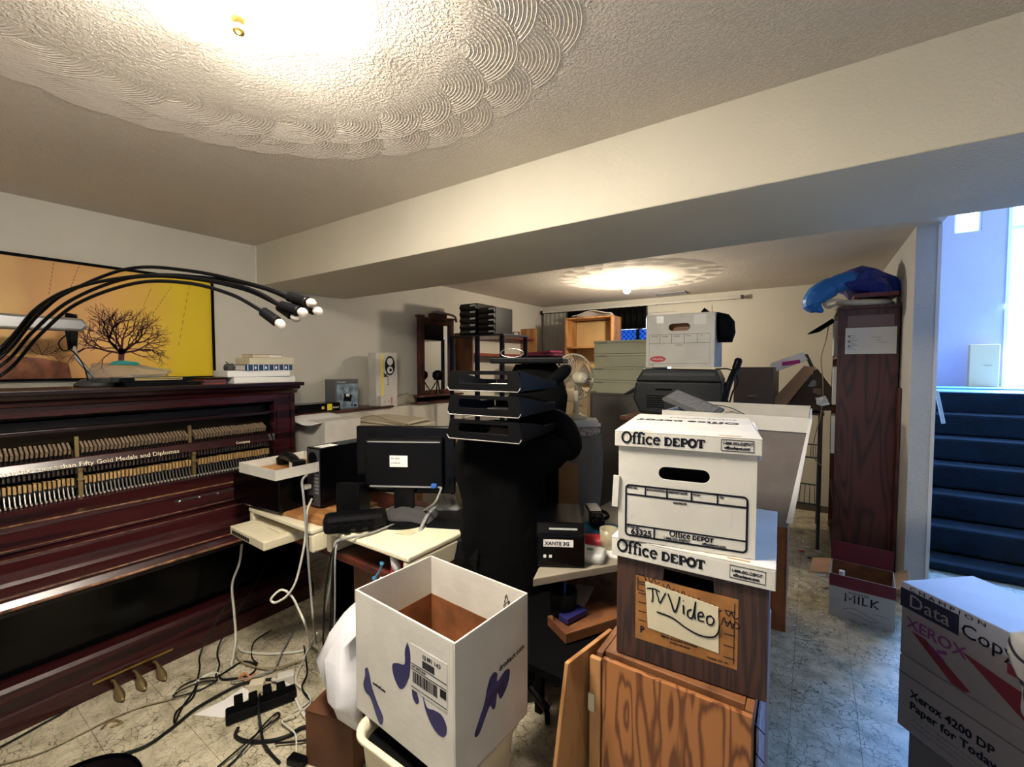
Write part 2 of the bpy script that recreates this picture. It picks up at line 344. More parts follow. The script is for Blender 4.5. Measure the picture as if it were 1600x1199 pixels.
# back wall with a window opening x .95-1.85, z 1.35-2.1
st('wall_back', M().bb(-.15, .95, 3.95, 4.1, 0, 2.28).bb(1.85, 3.83, 3.95, 4.1, 0, 2.28).bb(.95, 1.85, 3.95, 4.1, 0, 1.35).bb(.95, 1.85, 3.95, 4.1, 2.1, 2.28), MWALL)
win = st('window_1', M().bb(.95, 1.0, 3.98, 4.05, 1.35, 2.1).bb(1.8, 1.85, 3.98, 4.05, 1.35, 2.1).bb(1.0, 1.8, 3.98, 4.05, 1.35, 1.4).bb(1.0, 1.8, 3.98, 4.05, 2.05, 2.1).bb(1.38, 1.42, 3.98, 4.05, 1.4, 2.05), WHT)
st('pane', M().bb(1.0, 1.8, 4.01, 4.016, 1.4, 2.05), CLR, win)
st('wall_partition', M().bb(3.72, 3.83, 2.0, 4.1, 0, 2.28), MCOL)
st('wall_front', M().bb(-.15, 6.2, -3.45, -3.3, 0, 2.4), MWALL)
st('wall_right', M().bb(6.05, 6.2, -3.3, 5.9, 0, 3.85), MWALL)
st('beam', M().bb(0.001, 6.04, 0, .714, 2.0, 2.4), MBEAM, None, .004)
st('wall_over_beam', M().bb(3.72, 6.04, .60, .714, 2.41, 3.74), GWALL)
st('wall_stair_upper', M().bb(3.72, 3.83, .715, 5.75, 2.41, 3.74).bb(3.72, 3.83, 4.11, 5.75, 0, 2.40), GWALL)
# wall end corner bead
st('trim_3', M().bb(3.815, 3.832, 1.993, 2.004, 0.01, 2.27), WHT2)
# entry wall (window_2 and the front door opening)
EY = 5.75
st('wall_entry', M().bb(3.83, 4.57, EY, EY+.15, 0, 3.74).bb(4.57, 4.80, EY, EY+.15, 0, 3.00).bb(4.57, 4.80, EY, EY+.15, 3.27, 3.74).bb(4.80, 5.01, EY, EY+.15, 0, 3.74).bb(5.01, 5.95, EY, EY+.15, 0, 1.21).bb(5.01, 5.95, EY, EY+.15, 3.6, 3.74).bb(5.95, 6.05, EY, EY+.15, 0, 3.74), GWALL)
w2 = st('window_2', M().bb(4.57, 4.585, EY+.02, EY+.1, 3.0, 3.27).bb(4.785, 4.80, EY+.02, EY+.1, 3.0, 3.27).bb(4.585, 4.785, EY+.02, EY+.1, 3.0, 3.015).bb(4.585, 4.785, EY+.02, EY+.1, 3.255, 3.27), WHT2)
st('pane', M().bb(4.585, 4.785, EY+.05, EY+.056, 3.015, 3.255), CLR, w2)
d1 = st('door_1', M().bb(5.01, 5.04, EY-.01, EY+.12, 1.215, 3.6).bb(5.92, 5.95, EY-.01, EY+.12, 1.215, 3.6).bb(5.04, 5.92, EY+.02, EY+.1, 2.98, 3.02), WHT2)
st('railing_post', M().bb(5.13, 5.135, EY+.9, EY+.91, 1.2, 1.62).bb(5.16, 5.165, EY+.9, EY+.91, 1.2, 1.62), DGR, d1)
st('porch_floor', M().bb(4.5, 6.4, EY+.15, EY+2.5, 1.1, 1.19), mat('concrete', (.4, .4, .4), .9), d1)
# landing and stairs
st('landing', M().bb(3.835, 6.04, 4.15, EY, 1.0, 1.205), mat('landing tile', (.20, .34, .52), .35), None, .008)
stairs = st('stairs', M().bb(3.835, 3.85, 2.7, 4.4, .001, .9), mat('stringer', (.35, .35, .4), .6))
stairs2 = M()
for k in range(6):
    z = 1.205-.19*(k+1); y = 4.15-.25*(k+1)
    st('step', M().bb(3.851, 6.03, y, y+.249, max(z-.19, .001) if k < 5 else .001, z-.002), CARPET, stairs, .02)
st('top_riser', M().bb(3.851, 6.03, 4.12, 4.149, 1.015, 1.199), CARPET, stairs, .01)
one('handrail_end', 'thin white handrail end beside the wall corner at the stairs', 'handrail', M().tube([(4.004,3.000,1.257), (4.050,3.000,1.012)], .012, 8), WHT)
# plaster swirls: real arc ridges
def swirls(name, cx, cy, rows, fr, ncount, parent, seed):
    rnd = random.Random(seed); m = M(); fans = []
    for R_, n_ in rows:
        for k in range(n_):
            a = 2*PI*(k+rnd.uniform(-.15, .15))/n_; fans.append((cx+R_*math.cos(a), cy+R_*math.sin(a), a-.45))
    for i, (fx, fy, a) in enumerate(fans):
        for q in range(ncount):
            r = fr*(.18+.82*(q+1)/ncount); run = []
            def flush():
                if len(run) > 1:
                    vs = []; fs = []
                    for j, (x, y, rr) in enumerate(run):
                        ux, uy = (x-fx)/rr, (y-fy)/rr; wd = .0026
                        vs += [(x-ux*wd, y-uy*wd, 2.2805), (x, y, 2.2787), (x+ux*wd, y+uy*wd, 2.2805)]
                    for j in range(len(run)-1): b = j*3; fs += [(b, b+1, b+4, b+3), (b+1, b+2, b+5, b+4)]
                    m.add(vs, fs)
            for s_ in range(23):
                t = a-1.45+2.9*s_/22; x, y = fx+r*math.cos(t), fy+r*math.sin(t)
                cov = False
                for (gx, gy, ga) in fans[i+1:i+len(fans)]:
                    dx, dy = x-gx, y-gy; dd = math.hypot(dx, dy)
                    if dd < fr and abs((math.atan2(dy, dx)-ga+PI) % (2*PI)-PI) < 1.45: cov = True; break
                if cov or x < .02 or y > 3.9: flush(); run.clear()
                else: run.append((x, y, r))
            flush(); run.clear()
    o = bpy.data.objects.new(name, m.mesh(name, mat('plaster ridge', (.66, .60, .53), .9))); C.objects.link(o); o.parent = parent; o['kind'] = 'stuff'
swirls('plaster_swirls', 2.14, -1.16, [(.70, 30), (.58, 24)], .165, 13, ceil_, 3)
swirls('plaster_swirls', 1.85, 2.55, [(.58, 22), (.44, 16)], .15, 7, ceil_, 5)
# ============================================================ LAMPS
t = T('ceiling_light', 'glowing square frosted glass ceiling light with a brass knob near the camera', 'ceiling light', (2.23, -1.10, 2.28), 0)
part('canopy', M().lathe([(.13, 0), (.13, -.02), (.10, -.035)], seg=28), WHT, t, smooth=False)
S = .182; dv = []; N = 12
def dz(u, v): return -.105+.065*(max(abs(u), abs(v))**2.2)
dm = M().sheet(lambda u, v: R2((2*u-1)*S, (2*v-1)*S, math.radians(41))+(dz(2*u-1, 2*v-1),), N, N, .004)
part('glass_dish', dm, mat('frosted lit glass', (1, .90, .76), .4, emit=100), t, smooth=True)
part('added_light_block', M().sheet(lambda u, v: R2((2*u-1)*S*.95, (2*v-1)*S*.95, math.radians(41))+(dz(2*u-1, 2*v-1)+.007,), N, N, .003), WHT, t, smooth=True)  # unseen sheet added to keep the glowing dish from burning out the ceiling
part('stem', M().cyl((0, 0, -.035), (0, 0, -.10), .005), BRS, t)
part('finial', M().lathe([(.004, -.109), (.016, -.113), (.018, -.118), (.008, -.124), (.008, -.130), (.013, -.134), (.011, -.142), (.003, -.146)], seg=20), BRS, t, smooth=True, label='brass finial knob')
t = T('ceiling_bulb', 'bare lit bulb in a porcelain holder on the far ceiling', 'light bulb', (1.72, 2.63, 2.28))
part('lamp_holder', M().lathe([(.055, 0), (.055, -.015), (.03, -.03), (.025, -.05)]), WHT, t)
part('bulb', M().lathe([(.014, -.05), (.03, -.075), (.036, -.10), (.028, -.125), (.01, -.135)]), mat('lit bulb', (1, .9, .75), .4, emit=25), t, smooth=True)
t = T('ceiling_vent', 'metal ceiling air vent above the curtain rod', 'vent', (1.86, 3.70, 2.2795))
part('frame', M().bb(-.17, .17, -.09, -.07, -.012, 0).bb(-.17, .17, .07, .09, -.012, 0).bb(-.17, -.15, -.07, .07, -.012, 0).bb(.15, .17, -.07, .07, -.012, 0), GRY, t)
for k in range(6): part('slat', M().box((0, -.058+k*.023, -.008), (.298, .016, .002), rx=.6), GRY if k else DGR, t)
# ============================================================ UPRIGHT PIANO
t = T('upright_piano', 'dark red upright piano without its front panel, hammers showing', 'piano', (.4, -.8, 0), world=True)
Y0, Y1 = -1.56, -.02
part('lid', M().bb(.205, .565, Y0-.02, Y1+.03, 1.322, 1.346), PIA, t, .006)
part('cornice', M().prism([(.205, 1.321), (.55, 1.321), (.545, 1.305), (.515, 1.292), (.505, 1.275), (.205, 1.275)], 'y', Y0, Y1+.01), PIA, t)
part('front_rail', M().bb(.46, .498, Y0+.12, -.14, 1.228, 1.274), PIA, t, .003)
part('back_board', M().bb(.205, .235, Y0+.03, Y1-.03, .05, 1.274), PIAD, t)
part('string_plate', M().bb(.237, .26, Y0+.06, Y1-.06, .86, 1.27), mat('dull bronze', (.06, .04, .02), .4, .6), t)
for (a, b) in ((Y1-.03, Y1), (Y0, Y0+.03)):
    part('side_panel', M().prism([(.206, 0.001), (.60, 0.001), (.62, .58), (.90, .60), (.89, .70), (.60, .80), (.50, .86), (.50, 1.274), (.206, 1.274)], 'y', a, b), PIA, t, .004)
for (a, b) in ((-.15, -.051), (Y0+.031, Y0+.13)):
    p = part('pilaster', M().bb(.44, .495, a, b, .84, 1.274), PIA, t, .003)
    part('capital', M().bb(.496, .505, a-.004, b+.004, 1.215, 1.232).bb(.496, .502, a-.002, b+.002, 1.195, 1.205).bb(.496, .502, a+.012, b-.012, .90, 1.18), PIA, p)
part('inner_ledge', M().bb(.40, .465, Y0+.13, -.151, 1.150, 1.166), PIA, t, .002)
part('inner_shade', M().bb(.28, .395, Y0+.13, -.151, 1.168, 1.20), PIAD, t)
NH = 84; ham = None; gaps = (-.57, -1.02)
felt = mat('felt hammer', (.27, .19, .12), .9); blk = wood('maple block', (.50, .32, .13), (.38, .23, .09), (20, 20, 6), .6); dmp = mat('dark dowel', (.05, .035, .03), .5)
me1 = M().box((0, 0, 0), (.055, .0085, .028), ry=.5).mesh('hammer', felt)
me2 = M().add(*[(lambda m_: (m_.v, m_.f))(M().bb(-.012, .012, -.0045, .0045, -.017, .015).bb(-.028, -.012, -.003, .003, -.004, .013))][0]).mesh('action_block', blk)
me3 = M().tube([(-.012, 0, .03), (.012, 0, -.032)], .0036, 6).mesh('wire', mat('grey wire', (.18, .17, .16), .35, .7))
me4 = M().bb(-.006, .006, -.0035, .0035, -.005, .004).mesh('button', mat('pale felt', (.45, .42, .36), .8))
for i in range(NH):
    y = Y0+.16+(-.175-Y0-.16)*i/(NH-1)
    if any(abs(y-g) < .014 for g in gaps): continue
    for nm, me, x, z in (('hammer', me1, .405, 1.068), ('action_block', me2, .45, .922), ('wire', me3, .452, .872)):
        o = bpy.data.objects.new(nm, me); C.objects.link(o); o.parent = t; o.location = (x-.4, y+.8, z+random.uniform(-.002, .002)); OFF.pop(o.name, 0)
bt = M(); shk = M()
for i in range(NH):
    y = Y0+.16+(-.175-Y0-.16)*i/(NH-1); bt.bb(.470, .480, y-.003, y+.003, .8475, .856); shk.tube([(.398, y, 1.058), (.40, y, 1.02)], .003, 5)
    shk.bb(.43, .455, y-.0035, y+.0035, .955, .985)
o = part('buttons', bt, mat('pale felt', (.45, .42, .36), .8), t); o['kind'] = 'stuff'
o = part('shanks', shk, dmp, t); o['kind'] = 'stuff'
hr = part('hammer_rail', M().prism([(.425, 1.028), (.452, 1.028), (.470, .984), (.43, .984)], 'y', Y0+.13, -.151), PIA, t, .003)
part('action_rail', M().bb(.40, .438, Y0+.13, -.151, .885, .93).bb(.40, .44, Y0+.13, -.151, .81, .845), PIAD, t)
part('back_fill', M().bb(.30, .36, Y0+.13, -.151, .80, 1.05), PIAD, t)
for g in (-.57, -1.02): part('action_bracket', M().bb(.42, .462, g-.008, g+.008, .84, .98).bb(.40, .42, g-.007, g+.007, .84, 1.12).bb(.455, .475, g-.013, g+.013, .925, .935).lathe([(.012, -.006), (.012, .006)], (.465, g, .975), 10), BRSD, t)
tx = txt('Awarded more than Fifty Gold Medals and Diplomas', .030, GLD, t, (.4715-.4, -1.28+.8, .9885), (math.radians(67.7), 0, PI/2), bold=.0006, th=.0008, sx=1.0)
txt('Company', .020, GLD, t, (.4700-.4, -.36+.8, .992), (math.radians(67.7), 0, PI/2), bold=.0004, th=.0008)
prof = [(.46, .848), (.50, .842), (.54, .812), (.585, .802), (.59, .783), (.585, .778), (.66, .728), (.663, .718), (.655, .712), (.70, .705), (.705, .692), (.75, .675), (.76, .671), (.765, .655), (.78, .642), (.79, .63), (.855, .617), (.86, .612), (.862, .60), (.88, .575), (.878, .568), (.60, .568), (.46, .70)]
segs = [('key_slip', [0, 1, 2, 3, 4, 5], PIA), ('fall_board', [5, 6, 7, 8], PIA), ('key_rail', [8, 9, 10, 11, 12, 13, 14], PIA), ('key_bed', [14, 15, 16, 17, 18, 19, 20], PIA)]
for nm, ids, m_ in segs:
    pl = [prof[i] for i in ids]; pl += [(prof[ids[-1]][0]-.05, prof[ids[-1]][1]-.035), (pl[0][0]-.02, pl[0][1]-.05)]
    part(nm, M().prism(pl, 'y', Y0+.031, Y1-.031), m_, t)
for x_, z_, r_ in ((.585, .802, .005), (.66, .727, .0025), (.702, .704, .002), (.86, .612, .003), (.879, .574, .006)):
    part('worn_edge', M().tube([(x_, Y0+.035, z_), (x_, Y1-.035, z_)], r_, 8), PIAW, t, smooth=True, label='worn pale edge strip')
part('under_bed', M().bb(.50, .86, Y0+.031, Y1-.031, .545, .567), PIAD, t)
lk = part('lid_hinge', M().bb(.600, .606, -.71, -.42, .752, .772), mat('tarnished steel', (.12, .12, .12), .35, .8), t, label='long metal hinge')
for q in range(4): part('screw', M().lathe([(.007, 0), (.007, .01), (.003, .012)], (.606, -.69+q*.085, .764), 8, 'x'), CHR, lk)
part('lower_panel', M().bb(.55, .57, Y0+.031, Y1-.031, .17, .545), BLKG, t)
part('base_rail', M().prism([(.50, .001), (.672, .001), (.672, .078), (.668, .085), (.655, .09), (.65, .165), (.64, .18), (.60, .185), (.50, .185)], 'y', Y0, Y1), PIA, t)
part('pedal_strip', M().bb(.6725, .678, -1.05, -.76, .060, .068), BRS, t, .001, label='brass rail over the pedals')
for y in (-.985, -.91, -.835):
    P_ = [(.66, y, .035), (.70, y, .048), (.74, y, .040), (.78, y, .018), (.82, y, .016)]
    part('pedal', M().tube(spline(P_, 5), [.006]*8+[.007, .008, .010, .012, .015, .017, .018, .018, .016, .014, .011, .008, .004], 8), BRSD, t, smooth=True)
# ============================================================ PICTURE
t = T('framed_picture', 'black framed yellow print of a bare spreading tree behind the piano', 'picture', (0, -.8, 1.7), world=True)
py0, py1, pz0, pz1 = -1.75, -.275, 1.37, 1.995
part('frame', M().bb(.001, .022, py0, py1, pz1-.014, pz1).bb(.001, .022, py0, py1, pz0, pz0+.012).bb(.001, .022, py0, py0+.012, pz0, pz1).bb(.001, .022, py1-.014, py1, pz0, pz1), BLK2, t)
pc = part('print', M().bb(.003, .012, py0+.012, py1-.014, pz0+.012, pz1-.014), mat('yellow print paper', (.80, .55, .12), .55), t)
nt = MATS['yellow print paper'].node_tree; g = nt.nodes.new('ShaderNodeNewGeometry'); sp = nt.nodes.new('ShaderNodeSeparateXYZ'); nt.links.new(g.outputs['Position'], sp.inputs[0])
nz = nt.nodes.new('ShaderNodeTexNoise'); nz.inputs['Scale'].default_value = 5; nz.inputs['Detail'].default_value = 6; nt.links.new(g.outputs['Position'], nz.inputs['Vector'])
mr = nt.nodes.new('ShaderNodeMapRange'); mr.inputs[1].default_value = -1.3; mr.inputs[2].default_value = -.3; nt.links.new(sp.outputs['Y'], mr.inputs[0])
ma = nt.nodes.new('ShaderNodeMath'); ma.operation = 'MULTIPLY_ADD'; ma.inputs[1].default_value = .25; nt.links.new(nz.outputs['Fac'], ma.inputs[0]); nt.links.new(mr.outputs[0], ma.inputs[2])
r = nt.nodes.new('ShaderNodeValToRGB'); nt.links.new(ma.outputs[0], r.inputs[0]); cr = r.color_ramp
cr.elements[0].position = .1; cr.elements[0].color = (.85, .60, .20, 1); cr.elements[1].position = 1.1; cr.elements[1].color = (.80, .58, .01, 1)
for p_, c_ in ((.35, (.62, .33, .12)), (.6, (.78, .42, .13)), (.85, (.80, .50, .05)), (.97, (.80, .58, .01))): e = cr.elements.new(p_); e.color = (*c_, 1)
nt.links.new(r.outputs[0], nt.nodes['Principled BSDF'].inputs['Base Color'])
hp = [(py0+.012, pz0+.012), (-.95, pz0+.012), (-.96, 1.46), (-1.05, 1.485), (-1.19, 1.50), (-1.4, 1.49), (py0+.012, 1.5)]
part('hill', M().prism(hp, 'x', .0122, .0126), mat('brown hill print', (.28, .10, .05), .7, var=.4, vscale=20), pc)
tr = M(); rnd = random.Random(11)
def br(y, z, a, L_, w_, d):
    n = 4; p = [(y, z)]
    for _ in range(n): a += rnd.uniform(-.16, .16); y += math.cos(a)*L_/n; z += math.sin(a)*L_/n; p.append((y, z))
    q = M().ribbon(p, w_, .0003); tr.add([(.0122+(-v[1]), v[0], v[2]) for v in q.v], q.f)
    if d > 0:
        for k in range(3 if d > 1 else 2): br(y, z, a+rnd.uniform(-.75, .75), L_*rnd.uniform(.62, .9), w_*.58, d-1)
        if d > 2: br(p[2][0], p[2][1], a+rnd.choice((-.9, .9)), L_*.7, w_*.5, d-2)
bx, bz = (0.012,-0.744,1.515)[1:]
for a, L_ in ((1.75, .085), (1.35, .09), (2.4, .10), (.75, .10), (2.9, .09), (.3, .09), (2.1, .08), (1.0, .08)): br(bx, bz, a, L_*.9, .011, 4)
q = M().ribbon([(bx-.004, bz-.05), (bx, bz), (bx+.004, bz+.03)], .026, .0003); tr.add([(.0122-v[1], v[0], v[2]) for v in q.v], q.f)
bx, bz = (0.012,-1.054,1.502)[1:]
for a in (.4, 1.1, 1.9, 2.7, 0): br(bx, bz, a, .028, .003, 3)
for (a, b) in (((85, 400), (75, 460)), ((127, 412), (110, 460)), ((295, 440), (278, 540)), ((265, 445), (240, 490)), ((235, 450), (225, 478)), ((60, 520), (58, 548))): pass
o = part('tree_drawing', tr, mat('brown line print', (.09, .02, .025), .7), pc)
# dashed survey lines of the print
dl = M()
for A_, B_ in (((0.012,-0.996,1.993), (0.012,-1.022,1.804)), ((0.012,-0.901,1.988), (0.012,-0.946,1.837)), ((0.012,-0.405,1.951), (0.012,-0.476,1.552)), ((0.012,-0.499,1.926), (0.012,-0.598,1.747)), ((0.012,-0.600,1.896), (0.012,-0.639,1.788))):
    for k in range(9):
        f0, f1 = k/9, (k+.6)/9; a = Vector(A_).lerp(Vector(B_), f0); b = Vector(A_).lerp(Vector(B_), f1)
        q = M().ribbon([(a.y, a.z), (b.y, b.z)], .0022, .0002); dl.add([(.0122-v[1], v[0], v[2]) for v in q.v], q.f)
part('dashed_lines', dl, mat('brown line print', (.09, .02, .025), .7), pc)
# ============================================================ CARTONS IN THE FOREGROUND
# stroke lettering of the storage boxes (slab serif), unit height 1
def slab(word, h, wt, m, x0, z0, y=0):
    x = x0
    def rib(p, w_): m.ribbon([(x+a*h, z0+b*h) for a, b in p], w_*h, .0008, y)
    for ch in word:
        if ch == 'O' : rib(arc(.42, .5, .37, 0, 360, 24, .46), wt); x += .86*h
        elif ch == 'o': rib(arc(.42, .5, .37, 0, 360, 24, .46), wt); x += .86*h
        elif ch == 'f':
            rib([(.2, 0), (.2, .72)]+[(.2+a, .72+b) for a, b in ((.02, .14), (.10, .24), (.24, .26), (.33, .22))], wt*.95); rib([(.03, .62), (.38, .62)], wt*.6); rib([(.05, .02), (.36, .02)], wt*.5); x += .42*h
        elif ch == 'i':
            rib([(.17, 0), (.17, .62)], wt); rib([(.05, .60), (.2, .60)], wt*.5); rib([(.03, .02), (.31, .02)], wt*.5); rib([(.17, .78), (.17, .94)], wt*1.15); x += .36*h
        elif ch == 'c': rib(arc(.31, .32, .24, 50, 320, 16, .29), wt); rib([(.47, .45), (.47, .60)], wt*.6); x += .60*h
        elif ch == 'e': rib([(.08, .36), (.52, .36)], wt*.5); rib([(.52, .36)]+arc(.31, .32, .23, 10, 325, 16, .29), wt*.95); x += .62*h
        elif ch == 'D': rib([(.14, .02), (.14, .66)], wt*1.25); rib([(.02, .64), (.3, .64)]+arc(.3, .34, .27, 80, -80, 10, .30)+[(.3, .04), (.02, .04)], wt*.8); x += .68*h
        elif ch == 'E': rib([(.14, .02), (.14, .66)], wt*1.25); rib([(.02, .64), (.52, .64), (.52, .48)], wt*.7); rib([(.02, .04), (.54, .04), (.54, .2)], wt*.7); rib([(.14, .35), (.4, .35)], wt*.6); x += .63*h
        elif ch == 'P': rib([(.14, .02), (.14, .66)], wt*1.25); rib([(.02, .64), (.34, .64)]+arc(.34, .47, .17, 85, -85, 8, .17)+[(.14, .30)], wt*.8); rib([(.02, .04), (.28, .04)], wt*.7); x += .58*h
        elif ch == 'Q': rib(arc(.34, .34, .27, 0, 360, 20, .31), wt*1.15); x += .70*h
        elif ch == 'T': rib([(.3, .02), (.3, .66)], wt*1.25); rib([(.03, .48), (.03, .64), (.57, .64), (.57, .48)], wt*.7); rib([(.16, .04), (.44, .04)], wt*.7); x += .62*h
        elif ch == ' ': x += .30*h
    return x
def brand(parent, x0, z0, h, y):
    m = M(); slab('Office DEPQT', h, .18, m, x0, z0, y); o = part('printed_name', m, INK, parent); return o
def lid_of(parent, w_, d_, z0, h_, hue=WHT, slots=True, big=True):
    m = M(); t_ = .004
    m.bb(-w_/2, w_/2, -d_/2, d_/2, z0+h_-t_, z0+h_).bb(-w_/2, w_/2, -d_/2, -d_/2+t_, z0, z0+h_-t_).bb(-w_/2, w_/2, d_/2-t_, d_/2, z0, z0+h_-t_)
    m.bb(-w_/2, -w_/2+t_, -d_/2+t_, d_/2-t_, z0, z0+h_-t_).bb(w_/2-t_, w_/2, -d_/2+t_, d_/2-t_, z0, z0+h_-t_)
    l = part('lid', m, hue, parent, .0012)
    if slots:
        for sx in (-.3, .3): part('lid_slot', M().prism([(a[0]+sx*w_, a[1]-d_/2+.012) for a in slot(0, 0, .045, .005)], 'z', z0+h_, z0+h_+.0006), TAN, l)
    return l
def urlbox(parent, x, z, y, w_=.062, h_=.024):
    m = M(); m.ribbon([(x, z), (x+w_, z), (x+w_, z+h_), (x, z+h_), (x, z)], .0012, .0008, y); part('printed_frame', m, INK, parent)
    txt('1-888-GO-DEPOT', .0088, INK, parent, (x+.0025, y-.0002, z+.0135), bold=.0002, sx=.86); txt('officedepot.com', .0088, INK, parent, (x+.006, y-.0002, z+.004), bold=.0003, sx=.86)
# -- upper white storage box
W_, D_, H_ = .302, .385, .262
A1 = (2.846, -.560, 1.0345); rz1 = math.radians(10)
t = T('storage_box', 'white cardboard storage box with a lid, topmost on the front cabinet stack', 'box', fl(A1, rz1, W_, D_), rz1)
bodyw, bodyd = W_-.012, D_-.012
m = plate(bodyw, .235, slot(0, .168, .108, .030), -bodyd/2, -bodyd/2+.004)
m.bb(-bodyw/2, -bodyw/2+.004, -bodyd/2+.004, bodyd/2, 0, .235).bb(bodyw/2-.004, bodyw/2, -bodyd/2+.004, bodyd/2, 0, .235).bb(-bodyw/2+.004, bodyw/2-.004, bodyd/2-.004, bodyd/2, 0, .235).bb(-bodyw/2, bodyw/2, -bodyd/2+.004, bodyd/2, 0, .004)
b = part('body', m, WHT, t)
part('hole_shade', M().bb(-bodyw/2+.005, bodyw/2-.005, -bodyd/2+.03, -bodyd/2+.034, .005, .23), BLK2, b, label='black sheet for the shade behind the hand hole')  # black sheet stands in for the shade inside the box
F = -bodyd/2; g = M(); lw = .0042
x0, x1, z0, z1, r_ = -.127, .128, .012, .132, .008
g.ribbon(arc(x0+r_, z1-r_, r_, 180, 90, 5)+arc(x1-r_, z1-r_, r_, 90, 0, 5)+arc(x1-r_, z0+r_, r_, 0, -90, 5)+arc(x0+r_, z0+r_, r_, 270, 180, 5)+[(x0, z1-r_)], lw, .0008, F)
g.ribbon([(x0, .110), (x1, .110)], lw, .0008, F).ribbon([(x0, .037), (x1, .037)], lw*.8, .0008, F).ribbon([(-.062, z0), (-.062, .037)], lw*.8, .0008, F)
for xx in (-.083, -.035, .017, .070): g.ribbon([(xx, .110), (xx, z1)], lw*.8, .0008, F)
part('printed_form', g, INK, b)
for s_, xx, zz in (('BOX NO.', -.124, .124), ('BOX LOCATION', -.080, .1235), ('DESTROY DATE', -.032, .1235), ('FROM', .020, .1235), ('TO', .074, .1235), ('CONTENTS', -.022, .100), ('STOCK NO.', -.124, .030)):
    txt(s_, .0062, INK, b, (xx, F-.0002, zz), bold=.0002, sx=.9)
txt('63325', .019, INK, b, (-.115, F-.0002, .0155), bold=.0006)
brand(b, -.028, .0235, .0135, F); txt('1-888-GO-DEPOT', .0075, INK, b, (-.042, F-.0002, .0155), bold=.0001); txt('officedepot.com', .0075, INK, b, (.040, F-.0002, .0155), bold=.0002)
l = lid_of(t, W_+.004, D_+.004, .225, .037)
FL = -D_/2-.002
brand(l, -.137, .2335, .0265, FL-.0001); urlbox(l, .075, .2315, FL-.0001)
tp = M(); slab('Office DEPQT', .038, .16, tp, -.12, 0, 0)
tp.v = [(-v[0], -(v[2])*1.0+.06, .2622-v[1]) for v in tp.v]; part('top_print', tp, INK, l)
txt('Assembly instructions', .022, mat('grey ink', (.25, .25, .25), .6), l, (.12, .13, .2622), (0, 0, PI), sx=.9)
part('torn_flap', M().prism([(-.12, .205), (-.11, .20), (.04, .232), (.10, .262), (-.02, .255), (-.115, .238)], 'x', W_/2+.004, W_/2+.009), WHT2, l)
part('torn_tab', M().box((-W_/2-.0, F-.003, .115), (.014, .004, .075), ry=.05), WHT, b, label='torn strip hanging at the left edge')
for k in range(4): txt('- 388-CO', .016, mat('blue ink', (.15, .22, .5), .6), b, (bodyw/2+.0002, -.15+.0*k, .03+.05*k), (PI/2, -PI/2*0, PI/2), sx=.8) if k in (0, 3) else None
# -- lower brown storage box with a white lid
W_, D_ = .332, .40
A2 = (2.838, -.535, .742); rz2 = math.radians(3)
t = T('storage_box', 'brown woodgrain cardboard storage box with a white lid and taped note, on the front cabinet', 'box', fl(A2, rz2, W_, D_), rz2)
m = plate(W_-.01, .275, [(-.052, .206), (.058, .200), (.055, .232), (-.05, .236)], -D_/2, -D_/2+.005)
w2_ = (W_-.01)/2
m.bb(-w2_, -w2_+.004, -D_/2+.005, D_/2, 0, .275).bb(w2_-.004, w2_, -D_/2+.005, D_/2, 0, .275).bb(-w2_+.004, w2_-.004, D_/2-.004, D_/2, 0, .275).bb(-w2_, w2_, -D_/2+.005, D_/2, 0, .004)
b = part('body', m, FAUX, t)
part('hole_shade', M().bb(-w2_+.005, w2_-.005, -D_/2+.05, -D_/2+.054, .005, .26), BLK2, b, label='black sheet for the shade behind the hand hole')  # shade inside the hand hole, made with a black sheet
F = -D_/2
part('orange_panel', M().bb(-.115, .105, F-.0006, F, .050, .205), mat('orange print', (.30, .125, .03), .6, var=.25, vscale=25), b, label='orange printed panel')
g = M()
for k in range(5): g.ribbon([(-.108, .185-k*.022), (-.09, .185-k*.022)], .0015, .0007, F-.0006); g.ribbon([(.078, .175-k*.026), (.1, .175-k*.026)], .0015, .0007, F-.0006)
g.ribbon([(-.11, .2), (-.11, .17), (-.095, .17)], .0015, .0007, F-.0006).ribbon([(.098, .195), (.098, .06)], .0012, .0007, F-.0006)
part('printed_lines', g, INK, b)
txt('PERMA BUSINESS RECORDS', .0065, INK, b, (-.055, F-.0008, .072), bold=.0001); txt('STORAGE BOX', .0065, INK, b, (-.035, F-.0008, .063)); txt('MODEL NO. 101', .006, INK, b, (.045, F-.0008, .056))
txt('P', .022, INK, b, (-.104, F-.0008, .068), bold=.0003)
nt_ = part('paper_note', M().add([(-.092, F-.003, .195), (.066, F-.003, .178), (.069, F-.002, .075), (-.085, F-.002, .085), (-.092, F-.001, .195), (.066, F-.001, .178), (.069, F-.0008, .075), (-.085, F-.0008, .085)], [(0, 1, 2, 3), (7, 6, 5, 4), (0, 4, 5, 1), (1, 5, 6, 2), (2, 6, 7, 3), (3, 7, 4, 0)]), mat('note paper', (.62, .56, .40), .7, var=.1), b, label='taped paper note reading TV Video')
hw = M(); Y_ = F-.0032; S_ = .0030
def hnd(pts, w_=S_): hw.ribbon([tuple(p)[:2] for p in spline([(a, b_, 0) for a, b_ in pts], 5)], w_, .0006, Y_)
hnd([(-.088, .180), (-.07, .183), (-.058, .179)]); hnd([(-.075, .181), (-.074, .162), (-.076, .15)]); hnd([(-.067, .180), (-.062, .165), (-.058, .153), (-.052, .165), (-.045, .181)])
hnd([(-.040, .180), (-.032, .160), (-.025, .141), (-.018, .158), (-.014, .180)], .0036); hnd([(-.006, .163), (-.005, .142)], .0036); hnd([(-.006, .172), (-.005, .174)], .004)
